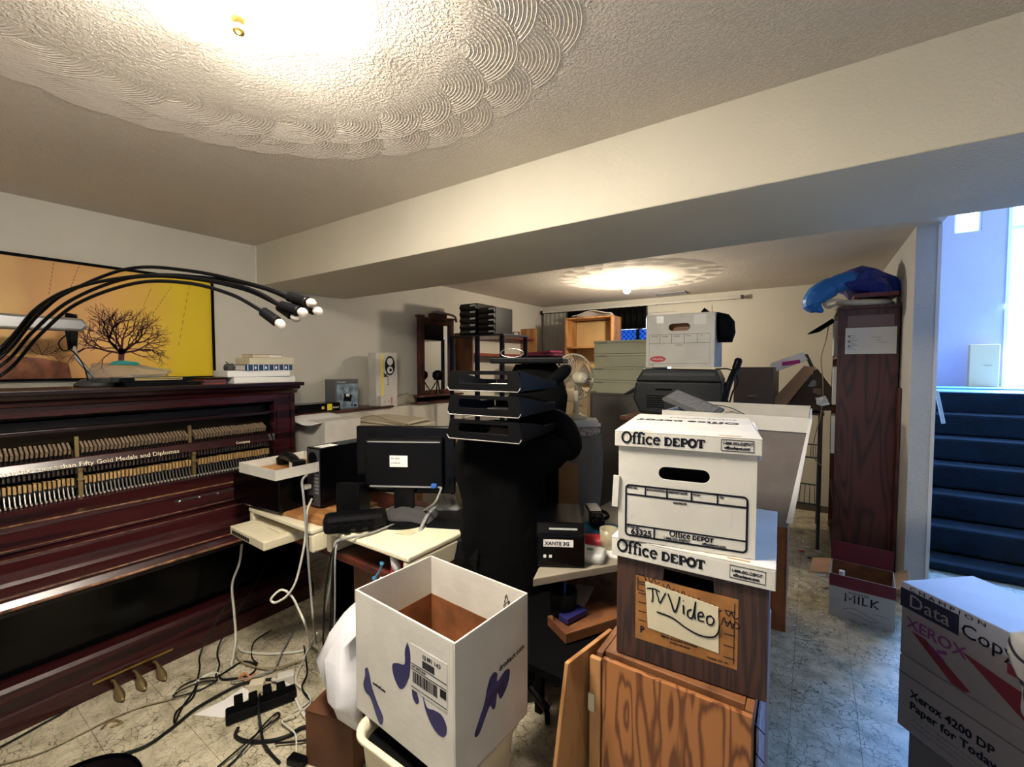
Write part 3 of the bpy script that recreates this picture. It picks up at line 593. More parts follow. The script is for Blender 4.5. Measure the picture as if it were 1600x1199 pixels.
hnd([(.012, .158), (.004, .152), (.004, .140), (.012, .138), (.016, .150), (.020, .178), (.018, .150), (.020, .137)], .0034); hnd([(.026, .146), (.036, .150), (.033, .158), (.026, .152), (.027, .138), (.038, .138)], .0034)
hnd([(.052, .155), (.044, .150), (.045, .136), (.054, .136), (.058, .148), (.050, .156)], .0034); hnd([(-.065, .130), (-.03, .126), (0, .112), (.03, .104), (.055, .108), (.066, .120), (.07, .140)], .0034)
part('handwriting', hw, INK, nt_)
hw = M(); Y_ = F-.0008
hnd([(-.112, .208), (-.095, .206), (-.093, .192), (-.11, .19)], .002)
for k in range(6): a = -.085+k*.033; hnd([(a, .205-k*.006), (a+.006, .194-k*.006), (a+.012, .208-k*.007), (a+.018, .196-k*.007), (a+.026, .201-k*.007)], .0018)
hnd([(.072, .14), (.078, .158), (.084, .14), (.09, .155), (.094, .138), (.1, .155), (.108, .145), (.1, .14)], .002)
part('handwriting', hw, INK, b)
W3 = .345; D3 = .42
l = lid_of(t, W3, D3, .245, .046); FL = -D3/2
brand(l, -.158, .2585, .0290, FL-.0001); urlbox(l, .088, .2545, FL-.0001, .066, .027)
txt('Office DEPOT', .03, mat('blue ink', (.15, .22, .5), .6), l, (W3/2+.0002, -.19, .255), (PI/2, 0, PI/2), bold=.0006)
# -- plywood cabinet
cz = .738; cx0, cx1, cy0, cy1 = 2.800, 3.145, -.556, -.09
t = T('plywood_cabinet', 'small cabinet with a strongly grained plywood front under the storage boxes', 'cabinet', ((cx0+cx1)/2, (cy0+cy1)/2, 0), world=True)
part('carcass', M().bb(cx0, cx0+.016, cy0, cy1, 0, cz).bb(cx1-.016, cx1, cy0, cy1, 0, cz).bb(cx0+.017, cx1-.017, cy1-.012, cy1, 0, cz).bb(cx0+.017, cx1-.017, cy0, cy1-.013, .05, .07), OAKD, t, .002)
part('top_board', M().bb(cx0+.017, cx1-.017, cy0+.014, cy1-.013, cz-.018, cz), OAKD, t, .002)
part('plywood_front', M().bb(cx0+.020, cx1-.001, cy0-.013, cy0-.001, .02, cz-.004), PLY, t, .002, label='plywood panel with bold grain')
part('frame_stile', M().bb(cx0-.012, cx0+.017, cy0-.016, cy0-.002, .02, cz-.01), OAK, t, .002)
hg = part('hinge', M().bb(cx0-.014, cx0+.003, cy0-.019, cy0-.0165, cz-.145, cz-.10), mat('pale steel', (.45, .44, .38), .35, .8), t)
dr = M().add([(2.776, -.640, .74), (2.812, -.45, .74), (2.79, -.40, 0.002), (2.700, -.66, 0.002), (2.787, -.643, .74), (2.823, -.453, .74), (2.802, -.403, 0.002), (2.713, -.663, 0.002)], [(0, 1, 2, 3), (4, 7, 6, 5), (0, 4, 5, 1), (1, 5, 6, 2), (2, 6, 7, 3), (3, 7, 4, 0)])
dr.xf(Matrix.Translation((-.022, 0, 0)))
part('open_door', dr, OAK, t, .002, label='plywood door standing ajar at the left side')
part('torn_paper', M().box((cx1+.004, -.42, .45), (.004, .24, .5), rz=.02), mat('dusty paper', (.30, .28, .34), .8, var=.5, vscale=20), t, label='scuffed paper on the right side')
for k in range(3): part('tack', M().tube([(cx1, cy0+.02, .70-.06*k), (cx1+.02, cy0+.0, .70-.06*k)], .0015, 5), BLK, t)
# -- open white box with navy shapes
W_, D_, H_ = .385, .275, .335
rzb = math.radians(-3.5)
t = T('open_carton', 'open white cardboard box with navy blots and a shipping label, on the waste bin', 'box', (2.408, -.700, .502), rzb)
th = .005
m = M().bb(-W_/2, -W_/2+th, -D_/2, D_/2, 0, H_).bb(W_/2-th, W_/2, -D_/2, D_/2, 0, H_).bb(-W_/2+th, W_/2-th, -D_/2, -D_/2+th, 0, H_).bb(-W_/2+th, W_/2-th, D_/2-th, D_/2, 0, H_).bb(-W_/2+th, W_/2-th, -D_/2+th, D_/2-th, 0, th)
b = part('body', m, WHT, t, .0015)
part('brown_lining', M().bb(-W_/2+.006, -W_/2+.008, -D_/2+.006, D_/2-.006, .006, .215).bb(W_/2-.008, W_/2-.006, -D_/2+.006, D_/2-.006, .006, .215).bb(-W_/2+.009, W_/2-.009, -D_/2+.006, -D_/2+.008, .006, .215).bb(-W_/2+.009, W_/2-.009, D_/2-.008, D_/2-.006, .006, .215).bb(-W_/2+.009, W_/2-.009, -D_/2+.009, D_/2-.009, .006, .009), BRC, b, label='brown cardboard lining')
F = -D_/2
def blot(pts, y=F, fat=1, face='front', mt=NAVY, nm='printed_blot'):
    p = [tuple(q)[:2] for q in spline([(a, c_, 0) for a, c_ in pts+[pts[0]]], 6)][:-1]
    m = M()
    if face == 'front': m.prism(p, 'y', F-.0007, F)
    else: m.prism(p, 'x', W_/2, W_/2+.0007)
    return part(nm, m, mt, b)
SPR = mat('blurred navy print', (.03, .03, .14), .6, var=.6, vscale=40)
blot([(.030, .275), (.020, .25), (.018, .215), (-.01, .205), (-.03, .193), (-.025, .165), (-.005, .145), (.012, .150), (.028, .175), (.038, .20), (.040, .25)])
blot([(.045, .165), (.055, .170), (.066, .158), (.070, .143), (.060, .135), (.048, .145)])
blot([(.085, .165), (.10, .145), (.125, .150), (.150, .150), (.165, .130), (.158, .105), (.135, .100), (.11, .115), (.092, .14)])
blot([(-.150, .130), (-.138, .138), (-.128, .12), (-.12, .095), (-.095, .06), (-.072, .035), (-.075, .015), (-.088, .01), (-.105, .03), (-.125, .06), (-.150, .068), (-.158, .085), (-.150, .11)], mt=SPR)
txt('coolstuff.com', .010, INK, b, (-.115, F-.0004, .105), bold=.0002)
blot([(-.02, .19), (-.005, .195), (.008, .185), (.008, .165), (.04, .175), (.058, .165), (.05, .135), (.03, .115), (.018, .115), (.008, .135), (.0, .105), (-.01, .105), (-.02, .12), (-.035, .105), (-.055, .08), (-.068, .075), (-.075, .085), (-.06, .11), (-.04, .14), (-.03, .17)], face='side', mt=SPR)
txt('drinkact.com', .020, INK, b, (W_/2+.0004, .015, .185), (PI/2, -math.radians(4), PI/2), bold=.0002)
lb = part('shipping_label', M().bb(.042, .168, F-.0009, F-.0002, .165, .278), mat('label paper', (.62, .60, .56), .5), b)
g = M(); rnd = random.Random(3); x = .05
while x < .135:
    a = rnd.uniform(.0008, .003); g.bb(x, x+a, F-.0016, F-.0009, .185, .212); x += a+rnd.uniform(.0008, .003)
x = .085
while x < .125: a = rnd.uniform(.0008, .002); g.bb(x, x+a, F-.0016, F-.0009, .235, .252); x += a+.0012
g.bb(.043, .167, F-.0014, F-.0009, .216, .2175).bb(.043, .167, F-.0014, F-.0009, .2295, .231).bb(.145, .165, F-.0014, F-.0009, .193, .212).bb(.043, .167, F-.0014, F-.0009, .172, .1735)
part('barcode', g, INK, lb); txt('CJ 881 1-03', .013, INK, lb, (.085, F-.001, .258), bold=.0002); txt('UPS GROUND', .008, INK, lb, (.046, F-.001, .221))
sc_ = M(); Y_ = 0
rp = [(.115, .30), (.125, .325), (.13, .285), (.112, .29), (.135, .31), (.12, .28), (.12, .32), (.14, .295), (.15, .30)]
q = M().ribbon([tuple(p)[:2] for p in spline([(a, c_-.015, 0) for a, c_ in rp], 5)], .0014, .0006, D_/2-th-.0002); part('scribble', q, INK, b)
# -- waste bin
t = T('waste_bin', 'cream plastic waste bin under the open white box', 'bin', (2.425, -.725, 0))
def rr(w_, d_, r_, z, n=6):
    out = []
    for cx_, cy_, a0 in ((w_/2-r_, d_/2-r_, 0), (-w_/2+r_, d_/2-r_, 90), (-w_/2+r_, -d_/2+r_, 180), (w_/2-r_, -d_/2+r_, 270)):
        out += [(x, y, z) for x, y in arc(cx_, cy_, r_, a0, a0+90, n)]
    return out
def shell(rings):
    m = M(); n = len(rings[0]); vs = [v for r_ in rings for v in r_]; fs = []
    for i in range(len(rings)-1):
        for k in range(n): fs.append((i*n+k, i*n+(k+1) % n, (i+1)*n+(k+1) % n, (i+1)*n+k))
    fs += [tuple(range(n)), tuple((len(rings)-1)*n+k for k in range(n))]
    return m.add(vs, fs)
part('bin_body', shell([rr(.26, .22, .05, 0), rr(.33, .30, .06, .47), rr(.345, .315, .06, .488), rr(.355, .325, .062, .492), rr(.352, .322, .06, .500), rr(.325, .295, .055, .499), rr(.318, .288, .055, .47), rr(.25, .21, .05, .012)]), CRM, t, smooth=True)
part('bin_liner', shell([rr(.31, .28, .05, .46), rr(.24, .2, .04, .02)]), BLK2, t)
# -- white plastic bag beside the box
t = T('plastic_bag', 'crumpled white plastic bag hanging between desk and open box', 'bag', (0, 0, 0), world=True)
part('bag_body', M().loft([(0.646,1.909,-0.489,0.025,0.015), (0.608,1.911,-0.514,0.040,0.024), (0.559,1.898,-0.574,0.060,0.036), (0.490,1.877,-0.616,0.080,0.048), (0.412,1.874,-0.646,0.090,0.054), (0.336,1.903,-0.655,0.080,0.048), (0.246,1.923,-0.645,0.060,0.036), (0.168,1.940,-0.638,0.030,0.018)], 48, .045, 13, 4), mat('white film', (.70, .70, .74), .3, bump=.5, bscale=12), t, smooth=True)
part('bag_knot', M().loft([(.66, 1.955, -.455, .012, .012), (.70, 1.95, -.46, .02, .015), (.735, 1.94, -.468, .012, .01)], 12, .006, 20, 1), MATS['white film'], t, smooth=True)
one('brown_carton', 'plain brown carton on the floor under the white plastic bag', 'box', M().bb(-.10, .10, -.12, .12, 0, .20).bb(-.101, -.005, -.122, .122, .2005, .204).bb(.005, .101, -.122, .122, .2005, .204), mat('dark brown card', (.10, .035, .012), .8, var=.3), (1.80, -.56, 0), .3)
# ============================================================ DESK AND COMPUTERS
t = T('desk', 'dark red wooden desk carrying two cream monitor risers', 'desk', (1.5, -.1, 0), world=True)
part('desk_top', M().bb(.97, 2.05, -.47, .24, .632, .66), DKW, t, .004)
part('side_panel', M().bb(.99, 1.01, -.10, .22, 0, .631), BLK2, t); part('back_panel', M().bb(1.011, 2.0, .20, .22, .1, .631), BLK2, t)  # panels coloured black for the deep shade under the desk
part('pedestal', M().bb(1.62, 2.02, -.40, .199, 0.03, .631), OAKD, t, .003)
for k in range(3): d_ = part('drawer', M().bb(1.63, 2.01, -.416, -.401, .06+.19*k, .235+.19*k), OAKD, t, .003)
def riser(x0, x1, y0, y1, label):
    t = T('monitor_riser', label, 'stand', ((x0+x1)/2, y0, .661), world=True)
    part('riser_top', M().bb(x0, x1, y0, y1, .741, .762), CRM2, t, .006)
    for a in (x0, x1-.035): part('leg', M().prism([(a, .661), (a+.035, .661), (a+.035, .7405), (a, .7405)], 'y', y0+.004, y1-.004), CRM2, t, .008)
riser(.98, 1.52, -.535, -.17, 'cream monitor riser under the black computer tower')
riser(1.545, 2.05, -.49, -.10, 'cream monitor riser with rounded edge under the monitor')
one('wooden_board', 'honey wood board lying under the black computer tower', 'board', M().bb(-.19, .19, -.16, .16, 0, .016), OAK, (1.305, -.34, .7625), math.radians(4), bev=.003)
t = T('computer_tower', 'black computer tower with its cable side facing the camera', 'computer', (1.295, -.225, .779), math.radians(3))
part('case', M().bb(-.05, .05, -.165, .17, .006, .285), BLKG, t, .004)
part('rear_panel', M().bb(-.046, .046, -.168, -.1655, .012, .278), DGR, t)
part('power_socket', M().bb(-.03, .0, -.176, -.1685, .03, .06), BLK, t); part('fan_grille', M().lathe([(.03, -.172), (.03, -.1685)], (0, 0, .235), 16, 'y'), BLK2, t)
part('video_plug', M().bb(-.034, .004, -.20, -.1685, .175, .192), BLU, t, .003, label='blue video plug')
part('power_plug', M().bb(-.03, .0, -.21, -.1765, .095, .115), WHT, t, .004, label='white plug')
for k in range(6): part('slot_cover', M().bb(.012, .04, -.170, -.1685, .07+k*.017, .08+k*.017), GRY, t)
part('top_label', M().bb(-.02, .04, -.15, -.06, .2855, .2865), WHT2, t)
t = T('black_amplifier', 'black electronics box under a white cardboard tray, right of the piano', 'electronics', (1.045, -.37, .763), math.radians(5))
part('case', M().bb(-.19, .19, -.17, .17, .008, .165), BLKG, t, .01)
part('top_hatch', M().bb(-.04, .12, -.12, .10, .166, .172), BLK2, t, .004); part('knob', M().lathe([(.03, .172), (.03, .18), (.024, .186)], (.0, -.06, 0), 20), BLK, t)
for sx in (-.15, .15):
    for sy in (-.13, .13): part('foot', M().cyl((sx, sy, 0), (sx, sy, .008), .012), BLK2, t)
t = T('cardboard_tray', 'shallow white cardboard tray holding a black handset', 'box', (1.20, -.44, .958), math.radians(2))
part('tray_body', M().bb(-.15, .15, -.16, .16, 0, .004).bb(-.15, .15, -.16, -.156, .004, .045).bb(-.15, .15, .156, .16, .004, .045).bb(-.15, -.146, -.156, .156, .004, .045).bb(.146, .15, -.156, .156, .004, .045), WHT, t)
part('brown_liner', M().bb(-.144, .144, -.154, .154, .0045, .008), OAK, t)
t = T('telephone_handset', 'black handset with a white label in the white tray', 'telephone', (1.19, -.44, .967), math.radians(-12))
part('handle', M().tube(spline([(-.10, 0, .03), (-.05, 0, .045), (.0, 0, .050), (.05, 0, .045), (.10, 0, .03)], 5), [.022]*21, 10), BLK, t, smooth=True)
part('earpiece', M().lathe([(.03, .002), (.032, .03), (.02, .04)], (-.10, 0, 0), 16), BLK, t); part('mouthpiece', M().bb(.08, .135, -.03, .03, .002, .05), BLK, t, .006)
part('label', M().bb(.09, .13, -.031, -.0305, .02, .045), WHT2, t)
t = T('network_switch', 'cream network switch sticking out under the riser beside the piano', 'network switch', (1.175, -.525, .6615), math.radians(-2))
part('case', M().bb(-.165, .165, -.11, .13, .004, .042), CRM, t, .004)
for k in range(8): part('port', M().bb(-.14+k*.022, -.124+k*.022, -.1115, -.1102, .012, .028), BLK2, t)
part('rear_hatch', M().bb(.0, .12, -.02, .1, .0425, .046), CRM, t, .002)
t = T('computer_monitor', 'black flat monitor seen from behind with a white label', 'monitor', (1.735, -.215, .763), math.radians(30))
part('panel', M().bb(-.225, .225, .0, .03, .115, .415), BLKG, t, .006)
part('back_cover', M().prism([(-.03, .15), (0, .13), (0, .375), (-.03, .355)], 'x', -.175, .175), BLK, t, .006)
part('vent_ridge', M().bb(-.16, .165, -.0345, -.0305, .348, .353), GRY, t); part('port_ridge', M().bb(-.15, .17, -.036, -.0305, .150, .156), GRY, t)
lb = part('rating_label', M().bb(-.06, .02, -.0325, -.0305, .24, .29), WHT2, t)
txt('S/N  |||||||||', .009, INK, lb, (-.055, -.0330, .275)); txt('CE  MODEL 2007', .006, INK, lb, (-.055, -.0330, .255))
part('video_plug', M().bb(.13, .155, -.06, -.0365, .155, .172), BLU, t, .003, label='blue video plug')
part('neck', M().bb(-.045, .045, -.03, -.001, .015, .16), BLK, t, .005); part('foot', M().lathe([(.12, 0), (.12, .008), (.07, .016)], (0, -.02, 0), 28), BLK, t)
one('desk_speaker', 'upright black box speaker between tower and monitor', 'speaker', M().prism([(-.05, 0), (.05, 0), (.05, .155), (-.05, .18)], 'x', -.055, .055), BLK, (1.56, -.36, .7635), math.radians(25), bev=.004)
t = T('battery_backup', 'rounded black adapter box lying across the risers, full of plugged leads', 'power supply', (1.666,-0.427,0.763), math.radians(52))
part('case', M().bb(-.125, .125, -.045, .045, .001, .075), BLK, t, .02)
for k in range(4): part('plug', M().bb(-.09+k*.045, -.065+k*.045, -.065, -.0455, .02, .045), BLK2, t, .003)
t = T('circuit_adapter', 'small clear adapter with a blue circuit board on the riser', 'adapter', (1.693,-0.260,0.763), math.radians(-30))
part('circuit', M().bb(-.03, .03, -.018, .018, .001, .008), BLU, t); part('shell', M().bb(-.038, .045, -.022, .022, .0085, .016), CLR, t, .003)
one('dark_cloth', 'crumpled dark grey cloth in front of the monitor', 'cloth', M().loft([(0, 0, 0, .12, .07), (.02, .01, 0, .125, .072), (.04, 0, 0, .09, .05), (.055, -.01, .0, .03, .02)], 30, .02, 12, 2), mat('charcoal cloth', (.045, .042, .045), .95, bump=.3, bscale=30), (1.759,-0.215,0.763), .4, smooth=True)
one('bubble_wrap', 'crumpled clear bubble wrap right of the monitor foot', 'packaging', M().loft([(0, 0, 0, .07, .05), (.03, .0, 0, .075, .055), (.055, 0, 0, .05, .04), (.075, .01, 0, .02, .02)], 30, .03, 22, 9), PBAG, (1.822,-0.055,0.765), .4, smooth=True)
one('paper_scrap', 'flat paper scrap on the bare end of the cream riser', 'paper', M().add([(-.04, -.02, 0), (.02, -.03, 0), (.045, .0, 0), (.01, .03, 0), (-.03, .015, 0), (-.04, -.02, .001), (.02, -.03, .001), (.045, .0, .001), (.01, .03, .001), (-.03, .015, .001)], [(4, 3, 2, 1, 0), (5, 6, 7, 8, 9), (0, 1, 6, 5), (1, 2, 7, 6), (2, 3, 8, 7), (3, 4, 9, 8), (4, 0, 5, 9)]), mat('buff paper', (.60, .55, .36), .6), (1.862,-0.328,0.763), .5)
t = T('desk_printer', 'black printer with a curved grey rim at the right end of the desk', 'printer', ((1.905,-0.075,0.550)[0]+.05, (1.905,-0.075,0.550)[1]-.06, .55), math.radians(25))
part('case', M().prism([(-.12, 0), (-.14, .12), (-.12, .19), (-.02, .235), (.12, .24), (.13, 0)], 'x', -.11, .14), BLK, t, .008)
part('grey_rim', M().tube(spline([(-.118, -.10, .12), (-.118, -.118, .195), (-.116, -.03, .245), (-.116, .10, .25)], 6), .008, 8), GRY, t, smooth=True)
one('printer_shelf', 'low dark stand carrying the printer beside the desk', 'stand', M().bb(-.11, .13, -.11, .14, .53, .548).bb(-.11, -.09, -.11, .14, 0, .53).bb(.11, .13, -.11, .14, 0, .53), BLK2, ((1.905,-0.075,0.550)[0]+.05, (1.905,-0.075,0.550)[1]-.06, 0), math.radians(25))
one('blue_clip', 'small light blue tool hanging at the desk edge', 'tool', M().tube(spline([(1.920,-0.500,0.714), (1.909,-0.500,0.687), (1.886,-0.500,0.656), (1.871,-0.500,0.640)], 4), [.009, .006, .004, .004, .004, .004, .004, .004, .004, .004, .007, .009, .008], 8), mat('pale blue', (.05, .22, .40), .4), smooth=True)
one('red_packet', 'small red packet at the desk edge behind the open white box', 'packet', M().box((0, 0, .012), (.09, .05, .024), rz=.4), RED, (1.953,-0.421,0.660))
# ---- chair, jacket, letter trays
YAW = math.radians(34.3)
cc = (2.217,-0.100,0.852)
t = T('office_chair', 'black high-backed office chair hidden under a black jacket', 'chair', (cc[0], cc[1], 0), YAW)
part('seat', M().bb(-.15, .12, .0, .16, .46, .53), BLK2, t, .02); part('backrest', M().bb(-.16, .12, .02, .08, .60, 1.14), BLK2, t, .03)
part('column', M().cyl((0, .17, .12), (0, .17, .459), .025), DGR, t)
for k in range(5):
    a = 2*PI*k/5+.3; part('base_leg', M().tube([(0, .17, .12), (.27*math.cos(a), .17+.27*math.sin(a), .06)], .016, 8), BLK, t); part('castor', M().lathe([(.022, -.01), (.026, 0), (.022, .01)], (.27*math.cos(a), .17+.27*math.sin(a), .0265), 12, 'x'), BLK, t)
secs = [(.12, .03, .12, .16, .12), (.30, .01, .10, .19, .13), (.45, -.01, .09, .20, .135), (.62, -.02, .07, .19, .12), (.78, -.01, .06, .185, .11), (.88, -.01, .05, .175, .10), (.98, -.03, .05, .19, .11), (1.05, -.015, .05, .215, .12), (1.10, .02, .06, .235, .13), (1.14, .02, .06, .225, .12), (1.165, .01, .06, .16, .10), (1.175, .0, .06, .10, .06)]
one('black_jacket', 'black jacket draped over the chair below the letter trays', 'jacket', M().loft(secs, 64, .034, 8, 3), CLOTHK, (cc[0], cc[1], .0), YAW, smooth=True)
one('jacket_sleeve', 'black sleeve end jutting right of the letter trays', 'clothing', M().tube(spline([(2.191,0.020,1.172), (2.267,0.098,1.202), (2.332,0.140,1.169), (2.378,0.143,1.095), (2.358,0.104,1.057)], 4), [.03]+[.06, .065, .068, .07, .07, .07, .068, .066, .062, .055, .05, .045, .04, .036, .03, .012], 16), CLOTHK, smooth=True)
ta = (2.098,-0.325,1.351)
TW, TD = .300, .34
t0 = T('letter_tray', 'black slotted letter tray, top one of the three on the jacket', 'letter tray', (0, 0, 0), 0, 'black letter trays stacked on the chair')
fr = M()
def tray_front(m, z0, z1):
    for (pa, pb) in (((-.5, 1), (.5, 1)),): pass
    o_ = [(-.155, z0+.014), (-.145, z0), (.145, z0), (.155, z0+.014), (.142, z1), (-.142, z1)]
    return o_
tp_ = tray_front(None, 0, .072)
hole = [(-.105, .030), (.105, .030), (.108, .058), (-.108, .058)]
fm = M(); n6 = 6
# trapezoid front plate with a window
oo = [(-.155, .014), (-.145, 0), (.145, 0), (.155, .014), (.142, .072), (-.142, .072)]; ii = [(-.105, .034), (-.10, .026), (.10, .026), (.105, .034), (.100, .058), (-.100, .058)]
vs = [(x, y, z) for y in (-TD/2, -TD/2+.008) for x, z in oo+ii]; fs = []
for i in range(6): j = (i+1) % 6; fs += [(i, j, 6+j, 6+i), (12+i, 18+i, 18+j, 12+j), (i, 12+i, 12+j, j), (6+i, 6+j, 18+j, 18+i)]
part('front', fm.add(vs, fs), BLK, t0, .0015)
part('front_lip', M().tube([(-.155, -TD/2-.002, .013), (-.146, -TD/2-.002, -.001), (.146, -TD/2-.002, -.001), (.155, -TD/2-.002, .013)], .0022, 6), mat('painted lip highlight', (.25, .24, .22), .25), t0, smooth=True)  # highlight along the black lip painted as a pale grey
part('tray_floor', M().bb(-.14, .14, -TD/2+.009, TD/2, 0, .004), BLK, t0)
for sx in (-1, 1): part('side', M().prism([(-TD/2+.009, .0), (TD/2, .0), (TD/2, .03), (.06, .035), (-.05, .055), (-TD/2+.009, .071)], 'x', sx*.141, sx*.147), BLK, t0, .001)
part('back', M().bb(-.14, .14, TD/2+.001, TD/2+.006, 0, .03), BLK, t0)
rzt = math.radians(6)
zc = (1.358, 1.268, 1.178)
lbs = ('black slotted letter tray, top one of the three on the jacket', 'black slotted letter tray, middle one of the three on the jacket', 'black slotted letter tray, lowest of the three on the jacket')
for k in range(3):
    L_ = fl((ta[0]-.003*k, ta[1], zc[k]), rzt, TW, TD)
    if k == 0: t0.location = L_; t0.rotation_euler = (0, 0, rzt)
    else: copy_tree(t0, L_, rzt+.02*k, lbs[k])
one('tray_papers', 'papers and a pink slip lying in the top letter tray', 'paper', M().bb(-.11, .10, -.12, .12, .0, .006).bb(-.10, .08, -.10, .10, .006, .012), WHT2, fl((ta[0], ta[1], zc[0]+.0045), rzt, TW, TD), rzt+.05)
one('white_ruler', 'white stick lying in the middle letter tray', 'ruler', M().box((.03, -.08, .012), (.11, .02, .012), rz=.5), WHT, fl((ta[0], ta[1], zc[1]+.0045), rzt, TW, TD), rzt)
one('padded_bar', 'thick black padded bar resting on the top letter tray', 'bar', M().tube(spline([(2.216,-0.075,1.353), (2.260,0.003,1.357), (2.310,0.087,1.382), (2.353,0.169,1.444)], 6), [.018]*4+[.02]*4+[.024]*4+[.028]*5+[.024, .012], 14), BLK2, smooth=True)
one('flat_black_case', 'flat black case lying across the back of the letter trays', 'case', M().bb(-.17, .17, -.10, .10, 0, .028), BLK, ((2.115,0.225,1.465)[0], (2.115,0.225,1.465)[1], 1.458), math.radians(20), bev=.006)
one('black_shoulder_bag', 'soft black bag behind the letter trays', 'bag', M().loft([(0, 0, 0, .12, .10), (.08, 0, 0, .14, .12), (.18, .01, 0, .14, .11), (.29, .0, 0, .12, .08), (.325, .0, 0, .10, .06)], 36, .012, 9, 6), CLOTHK, ((2.135,0.251,1.238)[0], (2.135,0.251,1.238)[1], 1.13), YAW, smooth=True)
one('bag_stand', 'dark pedestal under the black bag', 'stand', M().bb(-.10, .10, -.08, .08, 0, 1.125), BLK2, ((2.135,0.251,1.238)[0], (2.135,0.251,1.238)[1], 0), YAW)
one('metal_ring', 'thin metal ring standing on the flat black case', 'ring', M().tube([(.055*math.cos(q*PI/12), 0, .034+.02*math.sin(q*PI/12)) for q in range(25)], .0025, 6), CHR, ((2.067,0.144,1.465)[0], (2.067,0.144,1.465)[1], 1.487-.014), .3, smooth=True)
# ---- corner desk with black box, camcorder, wipes
dzc = .735
cA, cB, cC_ = (2.471,-0.324,0.735), (2.665,0.004,0.735), (2.571,0.262,0.735)
t = T('corner_desk', 'pale laminate corner desk under the camcorder', 'desk', (2.5, .1, 0), world=True)
part('desk_top', M().prism([(cA[0], cA[1]), (cB[0]+.12, cB[1]+.10), (cB[0]+.10, .62), (2.36, .62), (2.33, .10)], 'z', dzc-.028, dzc), mat('worn laminate', (.30, .26, .20), .5, var=.15), t, .003)
part('side_panel', M().bb(2.70, 2.72, .15, .60, 0, dzc-.029), OAKD, t); part('shelf', M().bb(2.38, 2.69, .05, .60, .40, .418), OAKD, t); part('side_panel', M().bb(2.36, 2.38, .10, .60, 0, dzc-.029), OAKD, t)
t = T('black_printer', 'black boxy printer with taped white label beside the jacket', 'printer', fl((2.431,-0.237,0.737), math.radians(30), .17, .26), math.radians(30))
part('case', M().prism([(-.14, 0), (-.14, .115), (-.11, .15), (.10, .155), (.12, .12), (.12, 0)], 'x', -.085, .085), BLKG, t, .006)
part('lid_strip', M().box((.01, -.128, .133), (.10, .008, .003), rx=.6), GRY, t)
lb = part('sticker', M().bb(-.06, .045, -.1425, -.1405, .075, .10), WHT2, t); txt('XANTE 3G', .018, INK, lb, (-.055, -.1428, .081), bold=.0004)
lb2 = part('barcode_label', M().bb(.0855, .087, -.12, -.05, .03, .10), WHT2, t)
part('small_mark', M().bb(-.06, -.05, -.1422, -.1405, .035, .045).bb(-.04, -.03, -.1422, -.1405, .035, .045), WHT2, t)
one('manila_folders', 'white papers under the blue folder on the corner desk', 'paper', M().bb(-.16, .16, -.11, .11, 0, .006), WHT2, (2.537,0.067,0.737), .2)
one('blue_folder', 'blue folder under the camcorder', 'folder', M().bb(-.15, .15, -.11, .11, 0, .004).bb(-.148, .15, -.105, .11, .0045, .007), mat('blue folder', (.012, .09, .17), .5), tuple((2.526,0.159,0.744)), .35)
t = T('camcorder', 'black and silver camcorder lying on the blue folder', 'camcorder', (2.451,0.219,0.757), rot=(.0, .0, math.radians(-55)))
part('body', M().bb(-.07, .07, -.03, .03, .005, .065), BLK, t, .012); part('screen_panel', M().bb(-.065, .03, -.034, -.0305, .012, .06), mat('silver plastic', (.40, .38, .36), .35, .3), t, .003)
part('top_cover', M().bb(-.065, .04, -.025, .025, .066, .070), MATS['silver plastic'], t, .003); part('lens', M().lathe([(.024, .07), (.024, .105), (.018, .107)], (0, 0, .04), 20, 'x'), BLKG, t); part('hand_strap', M().tube(spline([(-.06, .03, .04), (-.02, .055, .04), (.03, .055, .04), (.06, .03, .04)], 4), .008, 6), BLK2, t)
t = T('wipes_packet', 'white packet of wipes with a green mark at the corner desk edge', 'packet', (2.568,-0.081,0.737), math.radians(20))
wp = part('packet', M().loft([(0, 0, 0, .05, .035), (.01, 0, 0, .056, .04), (.025, 0, 0, .056, .04), (.036, 0, 0, .05, .034)], 28, .006, 30, 3, 5), mat('glossy white wrap', (.62, .62, .60), .3), t, smooth=True)
part('printed_mark', M().lathe([(.012, .0375), (.012, .039)], (0, 0, 0), 16), mat('green print', (.05, .12, .06), .5), t)
one('red_pouch', 'red pouch lying behind the packet of wipes', 'pouch', M().loft([(0, 0, 0, .06, .03), (.015, 0, 0, .062, .032), (.03, 0, 0, .05, .02)], 20, .004, 20, 1), RED, (2.527,0.059,0.738), .2, smooth=True)
t = T('clear_cup', 'clear cloudy plastic cup beside the brown storage box', 'cup', (2.590,0.044,0.737), 0)
part('cup', M().lathe([(.03, 0), (.036, .08), (.034, .08), (.028, .004)], seg=24), mat('cloudy plastic', (.55, .50, .33), .3, alpha=.6), t, smooth=True)
one('cardboard_sheet', 'brown cardboard flap standing behind the black printer', 'cardboard', M().bb(-.09, .09, -.003, .003, 0, .22), TAN, ((2.179,0.414,0.735)[0], (2.179,0.414,0.735)[1], .737), math.radians(15))
for k, (nm, lab, mt_, A_, dims, rz_) in enumerate((('wooden_plank', 'dark wooden drawer front jutting out below the corner desk', OAKD, (2.593,-0.117,0.520), (.30, .12, .035), 1.05), ('paper_sheet', 'crumpled grey paper on the dark drawer front', mat('grey paper', (.30, .28, .26), .7), (2.511,-0.052,0.560), (.07, .2, .004), 0.2), ('blue_pen', 'dark blue box lid on the dark drawer front', NAVY, (2.549,-0.181,0.560), (.045, .10, .02), -.3))):
    one(nm, lab, {'wooden_plank': 'plank', 'paper_sheet': 'paper', 'blue_pen': 'box lid'}[nm], M().box((0, 0, dims[2]/2), dims), mt_, (A_[0], A_[1], A_[2]+.001), rz_, bev=.002)
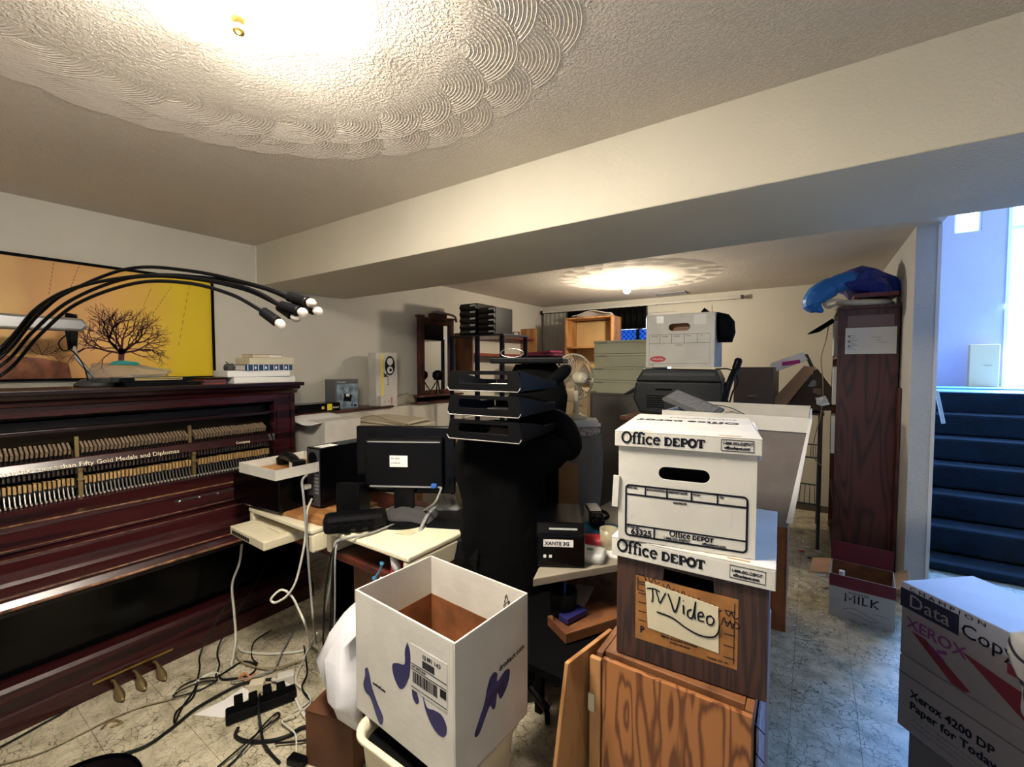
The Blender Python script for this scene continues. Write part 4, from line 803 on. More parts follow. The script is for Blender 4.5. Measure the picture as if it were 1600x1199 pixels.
t = T('pencil_pot', 'black round pot below the corner desk', 'pot', (2.503,-0.167,0.550), 0)
part('pot', M().lathe([(.045, 0), (.05, .09), (.046, .09), (.042, .004)], seg=28), BLK, t, smooth=True); part('pen', M().tube([(0, 0, .006), (.01, .0, .14)], .004, 8), BLU, t)
one('low_table', 'low dark table below the corner desk', 'table', M().bb(2.30, 2.68, -.42, .0, .49, .515).bb(2.30, 2.33, -.42, -.39, 0, .489).bb(2.65, 2.68, -.03, 0, 0, .489).bb(2.30, 2.33, -.03, 0, 0, .489).bb(2.65, 2.68, -.42, -.39, 0, .489), BLK2)
# ============================================================ CABLES
WCAB = mat('white cable', (.62, .60, .52), .5); KCAB = mat('black cable', (.006, .006, .006), .5, spec=.2); GCAB = mat('grey cable', (.22, .22, .21), .5); TCAB = mat('tan cable', (.30, .24, .14), .5)
def cable(label, pts, r, m_, group=None, name='cable'):
    one(name, label, 'cable', M().tube(spline(pts, 7), r, 7), m_, group=group, smooth=True)
FZ = .006
cable('white cable dropping from the cream network switch to the floor', [(0.737,-0.460,0.506), (0.749,-0.481,0.406), (0.753,-0.520,0.303), (0.787,-0.528,0.164), (0.827,-0.542,0.050), (.96, -.62, .01), (0.827,-0.534,0.012), (0.888,-0.534,0.008), (1.015,-0.472,0.008), (1.128,-0.370,0.008), (1.123,-0.312,0.008), (1.396,-0.448,0.235)], .006, WCAB)
cable('white cable looping down from the computer tower', [(1.411,-0.467,0.859), (1.462,-0.519,0.826), (1.486,-0.544,0.728), (1.477,-0.554,0.648), (1.457,-0.573,0.541), (1.427,-0.596,0.482), (1.388,-0.624,0.455), (1.374,-0.633,0.471), (1.399,-0.602,0.503), (1.435,-0.579,0.476), (1.464,-0.563,0.414), (1.488,-0.550,0.347), (1.164,-0.344,0.050), (1.197,-0.394,0.008), (1.300,-0.495,0.008), (1.369,-0.511,0.008), (1.458,-0.519,0.008), (1.477,-0.550,0.008), (1.477,-0.601,0.008)], .0048, WCAB)
cable('thick white lead curving over the floor beside the black power strips', [(1.227,-0.564,0.020), (1.279,-0.548,0.020), (1.339,-0.538,0.012), (1.408,-0.556,0.010), (1.495,-0.583,0.010), (1.590,-0.598,0.010), (1.692,-0.621,0.010), (1.745,-0.622,0.010), (1.786,-0.574,0.010), (1.802,-0.528,0.010)], .007, WCAB)
cable('grey video cable hanging from the blue plug of the tower', [(1.458,-0.514,0.984), (1.469,-0.543,0.964), (1.504,-0.559,0.912), (1.534,-0.568,0.800), (1.546,-0.567,0.643), (1.558,-0.566,0.513), (1.569,-0.564,0.395), (1.191,-0.325,0.050)], .005, GCAB)
cable('grey video cable running from the monitor across the riser', [(1.933,-0.193,0.929), (1.940,-0.239,0.879), (1.812,-0.188,0.800), (1.785,-0.239,0.775), (1.770,-0.333,0.772), (1.764,-0.442,0.770), (1.736,-0.553,0.775), (1.738,-0.577,0.746), (1.709,-0.580,0.590), (1.679,-0.582,0.480)], .005, GCAB)
for k, (a, b, c_, lab) in enumerate(((512, 500, 498, 'thin black lead hanging left of the riser leg'), (540, 530, 531, 'thin grey lead hanging right of the riser leg'), (527, 519, 516, 'thin black lead hanging between two others under the riser'))):
    cable(lab, [(1.674,-0.511,0.765), ((1.751,-0.591,0.778)[0]+.0008*(a-520), (1.751,-0.591,0.778)[1], .74), ((1.727,-0.592,0.600)[0]+.0022*(b-515), (1.727,-0.592,0.600)[1], .55), ((1.704,-0.594,0.392)[0]+.0022*(c_-510), (1.704,-0.594,0.392)[1], .30)], .0035, KCAB if k != 1 else GCAB)
cable('long black lead crossing the floor from lower left to the power strips', [(0.726,-1.322,0.008), (0.704,-1.219,0.008), (0.672,-1.121,0.008), (0.531,-1.009,0.008)] , .004, KCAB)
cable('thick black extension cord running from lower left towards the power strips', [(1.150,-1.075,0.010), (1.177,-1.006,0.010), (1.155,-0.914,0.010), (1.121,-0.817,0.010), (1.123,-0.668,0.010), (1.165,-0.605,0.010), (1.208,-0.555,0.010)], .006, KCAB)
cable('thin tan wire trailing over the floor from the lower left', [(0.835,-1.334,0.008), (0.885,-1.246,0.008), (0.894,-1.144,0.008), (0.894,-1.050,0.008), (0.917,-0.953,0.008), (0.969,-0.862,0.008), (0.940,-0.836,0.008), (0.944,-0.777,0.008), (1.003,-0.697,0.008)], .003, TCAB)
cable('black lead dropping from under the piano keybed to the floor, left one of two', [(.70, -.45, .30), (0.750,-0.657,0.050), (0.852,-0.712,0.008), (0.979,-0.777,0.008), (1.063,-0.854,0.008), (1.135,-0.905,0.008), (1.071,-0.877,0.008), (1.042,-0.812,0.008), (0.973,-0.767,0.014)], .0038, KCAB)
cable('black lead dropping from under the piano keybed to the floor, right one of two', [(.70, -.33, .30), (0.767,-0.583,0.050), (0.905,-0.649,0.008), (0.980,-0.693,0.008), (0.973,-0.630,0.008), (0.970,-0.571,0.008), (1.050,-0.550,0.008), (1.094,-0.600,0.008), (1.028,-0.680,0.008), (0.976,-0.680,0.008)], .004, KCAB)
cable('loosely coiled black wire on the floor beside the piano pedals', [(0.956,-0.853,0.008), (0.918,-0.804,0.008), (0.931,-0.746,0.008), (1.003,-0.697,0.014), (1.014,-0.753,0.008), (0.996,-0.807,0.008), (0.978,-0.855,0.014), (0.963,-0.827,0.018), (0.977,-0.751,0.018), (1.026,-0.711,0.020)], .0032, KCAB)
cable('black lead looping in front of the power strips', [(1.386,-0.778,0.020), (1.407,-0.797,0.010), (1.467,-0.785,0.010), (1.538,-0.736,0.010), (1.576,-0.682,0.010), (1.582,-0.634,0.010), (1.615,-0.600,0.010), (1.671,-0.580,0.010), (1.750,-0.534,0.010), (1.776,-0.509,0.010)], .0065, KCAB)
cable('black lead running off the bottom edge below the power strips', [(1.496,-0.896,0.008), (1.488,-0.805,0.018), (1.474,-0.729,0.020), (1.459,-0.671,0.012), (1.448,-0.647,0.012), (1.430,-0.651,0.012), (1.456,-0.707,0.022), (1.502,-0.778,0.030), (1.514,-0.840,0.008), (1.525,-0.876,0.008)], .0036, KCAB)
cable('black lead with a plug end near the bottom edge', [(1.342,-0.673,0.070), (1.427,-0.719,0.070), (1.483,-0.737,0.030), (1.545,-0.759,0.025), (1.608,-0.760,0.008), (1.663,-0.761,0.008)], .005, KCAB)
cable('thin white cord lying between the power strips and the bag', [(1.430,-0.522,0.012), (1.492,-0.536,0.020), (1.511,-0.570,0.020), (1.506,-0.631,0.020), (1.490,-0.661,0.012), (1.568,-0.665,0.020), (1.612,-0.672,0.020), (1.669,-0.702,0.008), (1.714,-0.735,0.008)], .003, WCAB)
cable('black lead tangled beside the white bag', [(1.105,-0.340,0.010), (1.298,-0.438,0.010), (1.382,-0.512,0.014), (1.506,-0.539,0.014), (1.549,-0.593,0.014), (1.626,-0.579,0.014), (1.693,-0.608,0.014), (1.644,-0.670,0.014), (1.574,-0.731,0.014)], .004, KCAB)
cable('grey lead arching over the floor behind the power strips', [(0.929,-0.291,0.008), (1.073,-0.438,0.018), (1.157,-0.514,0.014), (1.151,-0.555,0.014), (1.118,-0.638,0.020), (1.088,-0.679,0.020)], .004, GCAB)
cable('tan wire curving over the floor under the switch', [(0.838,-0.554,0.020), (0.932,-0.578,0.010), (1.050,-0.564,0.010), (1.162,-0.516,0.020), (1.190,-0.439,0.012), (1.212,-0.387,0.010)], .0035, TCAB)
cable('thin black wire bent in an angle on the floor under the desk', [(0.825,-0.362,0.008), (0.844,-0.451,0.008), (0.893,-0.494,0.008), (0.982,-0.536,0.012), (1.047,-0.542,0.012)], .003, KCAB)
cable('black cord draped across the wall side of the beige printer', [(0.248,0.400,0.916), (0.375,0.400,0.937), (0.456,0.420,1.026), (0.650,0.450,1.092), (0.852,0.450,1.070), (1.041,0.450,1.058)], .005, TCAB)
def strip(label, A_, rz, n):
    t = T('power_strip', label, 'power strip', A_, rz)
    part('case', M().bb(-.13, .13, -.03, .03, .001, .042), BLK, t, .006)
    for k in range(n): part('plug', M().bb(-.10+k*.052, -.068+k*.052, -.026, .026, .043, .085-.01*(k % 2)), BLK2, t, .004)
strip('black power strip on the floor full of adapters', (1.343,-0.665,0.001), math.radians(68), 4)
one('white_adapter', 'white power adapter plugged behind the black power strip', 'adapter', M().bb(-.035, .035, -.025, .025, 0, .045), WHT, (1.278,-0.528,0.001), math.radians(60), bev=.005)
one('white_adapter', 'second white adapter left of the other beside the torn paper', 'adapter', M().bb(-.03, .03, -.022, .022, 0, .04), CRM, (1.211,-0.622,0.001), math.radians(50), bev=.005)
one('torn_paper', 'torn white paper sheet on the floor left of the power strip', 'paper', M().prism([(1.143,-0.841,0.000)[:2], (1.264,-0.779,0.000)[:2], (1.250,-0.744,0.000)[:2], (1.228,-0.641,0.000)[:2], (1.145,-0.651,0.000)[:2], (1.157,-0.734,0.000)[:2]], 'z', .0012, .0022), WHT2)
one('orange_wires', 'small twist of orange and black wires behind the torn paper', 'wire', M().tube(spline([(1.087,-0.646,0.012), (1.079,-0.615,0.020), (1.113,-0.608,0.012), (1.127,-0.592,0.020), (1.127,-0.629,0.012), (1.091,-0.637,0.020)], 5), .005, 6), mat('orange wire', (.5, .2, .08), .5), smooth=True)
one('beaded_bracelet', 'small yellow beaded string on the floor tiles in front of the pedals', 'beads', M().tube(spline([(0.929,-1.081,0.006), (0.908,-1.057,0.006), (0.917,-1.036,0.006), (0.955,-1.025,0.006), (0.946,-1.058,0.006)], 5), [.003, .005]*10+[.003], 6), BRSD)
one('plug_end', 'loose black plug at the bottom edge of the floor', 'plug', M().box((0, 0, .014), (.07, .035, .026)), BLK, (1.716,-0.724,0.001), .3, bev=.004)
one('clear_sheet', 'crumpled clear sheet under the cables beside the bag', 'plastic', M().loft([(.001, 0, 0, .07, .05), (.012, .0, 0, .06, .04), (.022, 0, 0, .03, .02)], 24, .014, 25, 3), PBAG, (1.601,-0.529,0.000), smooth=True)
one('white_cable_loop', 'pale flat coil of white wire near the piano pedals', 'wire', M().tube(spline([(0.949,-0.778,0.005), (0.926,-0.724,0.005), (0.939,-0.684,0.005), (0.983,-0.675,0.005)], 6), .006, 6), WCAB, smooth=True)
t = T('round_stool', 'black round stool seat cut by the bottom left edge', 'stool', (1.60, -1.285, -.0), 0)
part('seat', M().lathe([(.12, .24), (.145, .25), (.15, .262), (.145, .275), (.12, .277)], seg=40), BLKG, t, smooth=True)
for k in range(3): a = k*2.09+.4; part('leg', M().tube([(.10*math.cos(a), .10*math.sin(a), .239), (.14*math.cos(a), .14*math.sin(a), 0)], .01, 8), BLK, t)
# ============================================================ ARC LAMP AND THINGS ON THE PIANO
t = T('arc_lamp', 'black floor lamp with five long curved arms ending in bare bulbs', 'floor lamp', (.98, -1.60, 0), world=True)
part('base', M().lathe([(.15, 0), (.15, .02), (.02, .03)], (.98, -1.60, 0), 28), BLK, t); part('pole', M().cyl((.98, -1.60, .03), (.98, -1.60, 1.20), .014), BLK, t)
arms = [([(0.562,-1.256,1.498), (0.698,-1.194,1.627), (0.837,-1.118,1.724), (1.103,-0.993,1.811), (1.383,-0.888,1.787), (1.657,-0.801,1.722), (1.801,-0.766,1.675)], (1.801,-0.766,1.675), (1.879,-0.751,1.654)),
        ([(0.593,-1.261,1.478), (0.757,-1.177,1.645), (0.905,-1.095,1.745), (1.200,-0.964,1.781), (1.482,-0.847,1.755), (1.675,-0.789,1.713), (1.809,-0.749,1.660)], (1.809,-0.749,1.655), (1.887,-0.734,1.630)),
        ([(0.638,-1.265,1.514), (0.815,-1.185,1.669), (0.980,-1.093,1.747), (1.245,-0.959,1.773), (1.545,-0.853,1.734), (1.679,-0.812,1.697), (1.791,-0.787,1.644)], (1.791,-0.787,1.644), (1.855,-0.768,1.625)),
        ([(0.548,-1.256,1.447), (0.709,-1.189,1.577), (0.886,-1.111,1.696), (1.142,-1.005,1.769), (1.388,-0.910,1.760), (1.622,-0.826,1.709), (1.767,-0.778,1.647)], (1.767,-0.779,1.643), (1.819,-0.769,1.615)),
        ([(0.580,-1.261,1.407), (0.759,-1.179,1.563), (0.934,-1.103,1.681), (1.188,-0.999,1.747), (1.412,-0.919,1.738), (1.619,-0.866,1.687), (1.764,-0.831,1.621)], (1.764,-0.831,1.621), (1.818,-0.819,1.590))]
for pts, a, b in arms:
    ar = part('arm', M().tube(spline([(.98, -1.60, 1.18), (.90, -1.50, 1.28)]+pts, 8), .0062, 8), BLK, t, smooth=True)
    a, b = Vector(a), Vector(b); d_ = (b-a).normalized()
    part('socket', M().tube([a-d_*.012, a-d_*.004, a, b, b+d_*.003], [.006, .012, .0165, .0175, .015], 14), BLK, ar, smooth=False)
    part('bulb', M().tube([b+d_*.0035, b+d_*.012, b+d_*.022, b+d_*.032, b+d_*.038], [.009, .0145, .0155, .011, .003], 14), mat('clear bulb glass', (.45, .40, .36), .08, alpha=.6), ar, smooth=True)
PT = 1.3465
t = T('desk_lamp', 'silver fluorescent desk lamp with a black joint, on the piano', 'desk lamp', (.33, -.90, PT), world=True)
jx = (0.300,-0.998,1.636); b0 = (0.330,-0.989,1.386)
part('base', M().lathe([(.075, 0), (.075, .012), (.05, .035), (.012, .042)], (.33, -.93, PT), 28), DGR, t, smooth=True)
part('arm', M().tube([(.33, -.93, PT+.042), (0.320,-0.988,1.484), (0.300,-0.999,1.575)], .009, 10), CHR, t)
part('joint', M().loft([((0.300,-1.001,1.529)[2], jx[0], jx[1], .012, .012), (jx[2]-.06, jx[0], jx[1], .02, .022), (jx[2], jx[0], jx[1], .025, .024), ((0.300,-0.996,1.697)[2], jx[0], jx[1], .018, .022)], 16, .008, 40, 2), BLK, t, smooth=True)
s0, s1 = (0.300,-1.294,1.628), (0.300,-0.957,1.648); zc_ = jx[2]+.005
part('shade', M().prism([(s0[1], zc_-.035), (s0[1]-.02, zc_), (s0[1], zc_+.035), (s1[1]-.01, zc_+.032), (s1[1]+.012, zc_), (s1[1]-.01, zc_-.03)], 'x', .31, .35), mat('aluminium', (.30, .30, .30), .3, .7), t, .012)
part('tube_light', M().cyl((.305, s0[1], zc_-.005), (.305, jx[1]-.03, zc_-.005), .008), WHT, t); part('reflector', M().bb(.302, .309, s0[1], jx[1]-.03, zc_-.028, zc_+.028), CHR, t)
part('cord', M().tube(spline([(0.330,-1.013,1.604), (0.340,-1.050,1.557), (0.350,-1.040,1.518), (0.360,-1.012,1.519), (0.380,-0.979,1.453), (0.400,-0.968,1.377)], 6), .003, 6), BLK, t, smooth=True)
# black trays / frames stack
one('flat_black_tray', 'flat black tray lowest under the long black box on the piano lid', 'tray', M().bb(-.10, .10, -.16, .16, 0, .018).bb(.0, .1012, -.11, .10, .0185, .021), BLK, (.40, -.70, PT), 0)
one('long_black_box', 'long black box on the flat tray on the piano lid', 'box', M().bb(-.08, .08, -.15, .15, 0, .022), BLK, (.40, -.72, PT+.0212), .03)
one('yellow_strips', 'two thin yellow rods on the black box on the piano', 'rod', M().box((.083, 0, .010), (.004, .20, .005)).box((.083, 0, .018), (.004, .20, .004)), mat('pale yellow', (.6, .5, .2), .5), (.40, -.72, PT+.0212), .03)
one('clear_plastic_bag', 'crumpled clear plastic bag with teal inside on top of the piano', 'bag', M().loft([(0, 0, 0, .09, .16), (.025, 0, 0, .085, .15), (.05, .0, -.04, .06, .09), (.07, 0, -.06, .02, .03)], 36, .03, 14, 3), PBAG, (.38, -.80, PT+.046), smooth=True)
one('teal_lid', 'teal lid showing in the clear plastic bag', 'lid', M().loft([(0, 0, 0, .03, .06), (.015, 0, 0, .03, .05), (.02, 0, 0, .01, .02)], 20, .004, 20, 2), TEAL, (.40, -.83, PT+.105), smooth=True)
for k, (dx, c_) in enumerate(((0, mat('red cover', (.28, .05, .04), .4)), (.006, DGR), (-.004, MATS['red cover']), (.004, BLK))):
    one('magazine', ('red magazine at the bottom of the small pile left of the books', 'grey magazine, second from the bottom of the small pile left of the books', 'red magazine, third in the small pile left of the books', 'black magazine on top of the small pile left of the books')[k], 'magazine', M().bb(-.08, .08, -.055, .055, 0, .008), c_, (.41+dx, -.47, PT+.0085*k), .05*k, 'magazines on the piano')
def flatbox(nm, lab, cat, A_, dims, rz, m_, bev=.002): return one(nm, lab, cat, M().bb(-dims[0]/2, dims[0]/2, -dims[1]/2, dims[1]/2, 0, dims[2]), m_, A_, rz, bev=bev)
BX, BY = .42, -.20
flatbox('paper_bundle', 'white wrapped paper ream at the bottom of the piano pile', 'paper', (BX, BY-.01, PT), (.21, .36, .036), .02, WHT2)
flatbox('paper_bundle', 'white wrapped paper ream second from the bottom of the piano pile', 'paper', (BX+.01, BY-.04, PT+.0365), (.20, .35, .036), -.04, WHT2)
t = T('striped_book', 'thick blue and white striped book in the piano pile', 'book', (BX+.01, BY+.01, PT+.073), .0)
part('pages', M().bb(-.10, .095, -.135, .135, .003, .031), WHT2, t); part('cover', M().bb(-.103, .105, -.137, .137, 0, .003).bb(-.103, .105, -.137, .137, .0315, .0345).bb(.0955, .105, -.137, .137, .003, .0315), mat('navy cover', (.015, .045, .13), .4), t)
g = M()
for k in range(9): g.bb(.1052, .106, -.128+k*.03, -.124+k*.03, .001, .033)
for k in (1, 3, 5, 7): g.bb(.1052, .106, -.118+k*.03, -.108+k*.03, .009, .024)
part('spine_stripes', g, WHT2, t)
flatbox('cream_box', 'flat cream box in the piano pile below the small book', 'box', (BX-.01, BY+.045, PT+.108), (.17, .27, .040), .02, CRM)
t = T('small_book', 'small cream and white paperback topmost on the piano pile', 'book', (BX-.01, BY+.03, PT+.1485), .02)
part('pages', M().bb(-.06, .06, -.09, .09, .002, .018), CRM, t); part('cover', M().bb(-.061, .062, -.091, .091, 0, .0018).bb(-.061, .062, -.091, .091, .0182, .0205), REDW, t); part('spine_label', M().bb(.0605, .0615, .01, .085, .003, .017), WHT2, t)
one('folding_binoculars', 'small dark grey gadget with an antenna left of the striped book', 'gadget', M().loft([(0, 0, 0, .03, .025), (.02, 0, 0, .034, .028), (.038, 0, 0, .02, .02)], 20, .004, 30, 1).tube([(0, 0, .036), (.0, -.02, .05)], .003, 6), DGR, (BX+.05, BY-.185, PT+.073), smooth=True)
# ============================================================ LEDGE ALONG THE LEFT WALL
LZ = 1.1045
t = T('black_carton', 'flat black box with yellow stickers on the ledge beside the piano', 'box', (.14, .30, LZ), 0)
part('carton', M().bb(-.06, .09, -.15, .19, 0, .062), BLKG, t, .002)
part('sticker', M().bb(.0905, .092, .08, .12, .008, .055), YEL, t); part('sticker', M().bb(.0905, .092, .035, .055, .02, .04), YEL, t); txt('Smart', .022, WHT2, t, (.0907, .125, .02), (PI/2, 0, PI/2))
t = T('product_carton', 'grey product box with a blue picture on the ledge beside the piano', 'box', (.14, .56, LZ), 0)
part('carton', M().bb(-.06, .07, -.10, .11, 0, .235), mat('slate card', (.10, .105, .115), .4), t, .002)
part('picture_panel', M().bb(.0702, .0712, -.085, .105, .010, .20), mat('blue grey print', (.22, .30, .38), .4, var=.6, vscale=25), t)
pd = part('printed_recorder', M().box((.0722, .01, .09), (.0015, .07, .055), rx=-.15), BLK, t); part('printed_screen', M().box((.0735, .01, .11), (.001, .03, .018), rx=-.15), WHT2, pd)
txt('Voicemate', .017, WHT2, t, (.0714, -.08, .21), (PI/2, 0, PI/2)); part('printed_buds', M().bb(.0714, .0722, .04, .055, .022, .034).bb(.0714, .0722, .065, .09, .018, .034), BLK, t)
t = T('tall_white_carton', 'tall white box with a yellow stripe and round black logo on the ledge', 'box', (.13, .985, 1.0865), 0)
part('carton', M().bb(-.05, .05, -.115, .115, 0, .47), WHT, t, .002); part('yellow_stripe', M().bb(.0502, .0512, -.06, -.035, .01, .46), YEL, t)
lg = M(); 
for p_ in (arc(.035, .36, .055, 0, 360, 28, .085),): lg.prism(p_, 'x', .0502, .0512)
lgo = part('round_logo', lg, INK, t)
part('logo_ring', M().prism(arc(.035, .395, .032, 0, 360, 20, .032), 'x', .0513, .052).prism(arc(.035, .322, .032, 0, 360, 20, .032), 'x', .0513, .052), WHT2, lgo)
part('logo_centre', M().prism(arc(.04, .322, .014, 0, 360, 16), 'x', .0521, .0525), INK, lgo)
txt('K', .07, INK, t, (.0503, .01, .26), (PI, -PI/2, 0), bold=.002); txt('Books', .028, INK, t, (.0503, .02, .19), (PI, -PI/2, 0))
t = T('card_pack', 'small white pack with red lines in front of the tall white box', 'packet', (.20, .94, 1.105), 0)
part('pack', M().bb(-.015, .022, -.055, .09, 0, .085), WHT, t, .001); part('red_lines', M().bb(.0222, .0228, .05, .056, .01, .07).bb(.0222, .0228, .062, .068, .01, .07), RED, t); part('printed_dots', M().bb(.0222, .0228, -.02, -.008, .03, .042).bb(.0222, .0228, .02, .032, .03, .042), GRY, t)
one('clear_packaging', 'crumpled clear packaging on the ledge left of the mirror', 'packaging', M().loft([(0, 0, 0, .06, .10), (.04, 0, 0, .065, .11), (.08, 0, 0, .055, .08), (.10, 0, 0, .02, .03)], 30, .02, 25, 2), mat('hazy clear plastic', (.55, .52, .40), .15, alpha=.45, bump=.7, bscale=30), (.13, 1.22, 1.087), smooth=True)
t = T('wall_mirror', 'dark wooden framed mirror standing on the ledge against the left wall', 'mirror', (.10, 1.5, 1.1), world=True)
my0, my1, mz0, mz1, mx = 1.44, 1.92, 1.165, 1.915, .10
part('frame', M().bb(mx-.03, mx+.02, my0, my0+.06, mz0, mz1).bb(mx-.03, mx+.02, my1-.05, my1, mz0, mz1).bb(mx-.03, mx+.02, my0+.061, my1-.051, mz0, mz0+.04).bb(mx-.03, mx+.02, my0+.061, my1-.051, mz1-.06, mz1), DKW, t, .004)
part('glass', M().bb(mx-.02, mx-.005, my0+.061, my1-.051, mz0+.041, mz1-.061), mat('mirror glass', (.6, .62, .66), .02, 1), t)
part('cornice', M().bb(mx-.03, mx+.035, my0-.02, my0+.05, mz1+.001, mz1+.02).bb(mx-.03, mx+.035, my1-.06, my1+.02, mz1+.001, mz1+.02).bb(mx-.03, mx+.045, my0+.16, my1-.13, mz1-.02, mz1+.05), DKW, t, .003)
part('sill', M().bb(mx-.05, mx+.11, my0-.10, my1+.05, 1.145, 1.164), DKW, t, .003); part('sill_foot', M().bb(mx-.03, mx+.05, my0, my1, 1.0865, 1.144), BLK2, t)
one('grey_strap', 'grey strap laid over the top of the mirror', 'strap', M().tube(spline([(.12, 1.60, 1.967), (.13, 1.68, 1.985), (.12, 1.80, 1.975), (.12, 1.93, 1.96), (.13, 1.95, 1.90)], 5), .012, 8), GRY, smooth=True)
t = T('webcam_speaker', 'small round black speaker on splayed legs before the mirror', 'speaker', (.30, 1.42, 1.1), world=True)
hp_ = (0.200,1.592,1.356)
part('head', M().loft([(hp_[2]-.05, hp_[0], hp_[1], .03, .03), (hp_[2]-.02, hp_[0], hp_[1], .05, .05), (hp_[2]+.02, hp_[0], hp_[1], .05, .05), (hp_[2]+.045, hp_[0], hp_[1], .02, .02)], 20), BLK, t, smooth=True)
for a in (.3, 2.4, 4.5): part('leg', M().tube([(hp_[0], hp_[1], hp_[2]-.045), (hp_[0]-.04+.05*math.cos(a), hp_[1]+.08*math.sin(a), 1.1655)], .006, 6), BLK, t)
# side bench with white box and beige printer
one('side_bench', 'low tan bench along the left wall behind the desk', 'bench', M().bb(.23, 1.05, .06, 1.30, .80, .83).bb(.25, .29, .08, .12, 0, .799).bb(1.0, 1.04, .08, .12, 0, .799).bb(.25, .29, 1.25, 1.29, 0, .799).bb(1.0, 1.04, 1.25, 1.29, 0, .799), OAK, bev=.003)
t = T('white_carton', 'white box with a paper sheet on top behind the computer tower', 'box', (.43, .22, .831), 0)
part('carton', M().bb(-.17, .22, -.13, .14, 0, .255), WHT, t, .002)
part('loose_sheet', M().sheet(lambda u, v: (-.20+.40*u, -.20+.32*v, .262+.012*math.sin(6*u)-.05*max(0, .35-v)), 12, 10, .0015), WHT2, t, smooth=True)
t = T('beige_printer', 'beige printer behind the monitor', 'printer', (.68, .62, .831), 0)
part('case', M().prism([(-.20, 0), (-.22, .12), (-.14, .20), (.14, .215), (.16, 0)], 'x', -.26, .30), BEI, t, .01)
part('cover_ridge', M().prism([(-.15, .205), (-.14, .225), (.10, .24), (.13, .222)], 'x', -.22, .26), BEI, t, .006); part('paper_slot', M().bb(-.2, .2, -.2245, -.2185, .05, .07), DGR, t)
one('paper_stack', 'small stack of white papers before the beige printer', 'paper', M().bb(-.11, .11, -.08, .08, 0, .014).box((.01, .01, .017), (.2, .14, .004), rz=.15), WHT2, ((1.110,0.079,1.000)[0], (1.110,0.079,1.000)[1], (1.110,0.079,1.000)[2]), .2)
px_, py_, _z = (1.110,0.079,1.000)
one('white_pedestal', 'grey document scanner under the stack of white papers', 'scanner', M().bb(-.12, .12, -.09, .09, 0, .168), GRY, (px_, py_, .831), .2, bev=.006)
# ============================================================ FAR ROOM, LEFT SIDE
t = T('steel_rack', 'black slotted steel rack behind the letter trays, carrying the drawer towers', 'rack', (.64, 1.84, 0))
SHB = mat('blue-sheen black steel', (.012, .016, .04), .25, .4)  # black steel, its blue sheen mixed into the colour
for sx in (-.30, .02, .30):
    for sy in (-.19, .19):
        p = part('post', M().bb(sx-.018, sx+.018, sy-.003, sy+.003, 0, 1.715).bb(sx-.018, sx-.012, sy-.018, sy+.018, 0, 1.715), SHB, t)
for z in (.35, .9, 1.716): part('shelf', M().bb(-.32, .32, -.21, .21, z, z+.016), SHB, t, .002)
def drawers(label, A_, w_, h_, n, rz=0):
    t = T('drawer_tower', label, 'drawer unit', A_, rz, 'black drawer towers on the steel rack')
    part('housing', M().bb(-w_/2, w_/2, -.13, .15, 0, h_), BLK, t, .002)
    hh = h_/n
    for k in range(n):
        d = part('drawer', M().prism([(-.142, hh*k+.006), (-.131, hh*k+.004), (-.131, hh*k+hh-.004), (-.136, hh*k+hh-.006), (-.150, hh*k+hh*.45)], 'x', -w_/2+.006, w_/2-.006), mat('dark satin plastic', (.02, .02, .022), .25), t)
        part('drawer_label', M().bb(w_*.17, w_*.46, -.1535, -.1525, hh*k+hh*.5, hh*k+hh*.78), WHT2, d)
drawers('taller black drawer tower, left one on the steel rack', (.445, 1.90, 1.733), .215, .315, 5)
drawers('shorter black drawer tower with white labels, right one on the steel rack', (.672, 1.90, 1.733), .20, .265, 5)
t = T('wall_shelf_unit', 'wooden wall shelf with two boards on the left wall of the far room', 'shelf', (.15, 2.8, 1.5), world=True)
for z in (1.775, 1.555): part('shelf_board', M().bb(.002, .22, 2.10, 3.37, z, z+.028), REDW, t, .002)
part('upright', M().bb(.002, .24, 3.371, 3.40, 1.35, 1.93), OAK, t, .002); part('upright', M().bb(.002, .24, 2.075, 2.099, 1.35, 1.80), OAKD, t, .002)
one('wall_card', 'white printed card pinned to the left wall above the shelf', 'card', M().bb(.001, .006, 2.72, 3.04, 1.86, 2.11).bb(.0062, .0068, 2.75, 2.85, 1.90, 2.05), WHT2)
one('clear_case', 'clear reddish case lying on the top wall shelf', 'case', M().bb(.04, .18, 2.65, 2.95, 1.8035, 1.83), mat('clear red case', (.5, .2, .2), .1, alpha=.5))
one('clear_jar', 'small glass jar on the right part of the top wall shelf', 'jar', M().lathe([(.04, 0), (.045, .06), (.04, .07)], (.10, 3.12, 1.8035), 20), CLR, smooth=True)
one('blue_pouch', 'blue pouch on the wall shelf beside the drawer towers', 'pouch', M().loft([(0, 0, 0, .05, .08), (.05, 0, 0, .05, .07), (.10, 0, 0, .03, .03)], 20, .01, 20, 1), BLU, (.12, 2.45, 1.8035), smooth=True)
one('dark_pedestal', 'tall narrow dark cabinet under the purple folders', 'cabinet', M().bb(.42, .80, 2.75, 3.15, 0, 1.56), BLK2, bev=.004)
one('purple_folders', 'pile of purple folders left of the wooden bookcase', 'folder', M().box((0, 0, .012), (.36, .28, .02), rz=.1).box((.0, 0, .036), (.34, .27, .022), rz=-.05, ry=-.06), PURP, (.61, 2.95, 1.5615))
t = T('wooden_bookcase', 'honey coloured wooden bookcase in front of the black curtain', 'bookcase', (1.0, 3.45, 0), world=True)
x0, x1, y0, y1, zt_ = .70, 1.335, 3.30, 3.60, 2.03
part('side_board', M().bb(x0, x0+.022, y0, y1, 0, zt_), OAK, t, .002); part('side_board', M().bb(x1-.05, x1-.028, y0, y1, 0, zt_), OAK, t, .002)
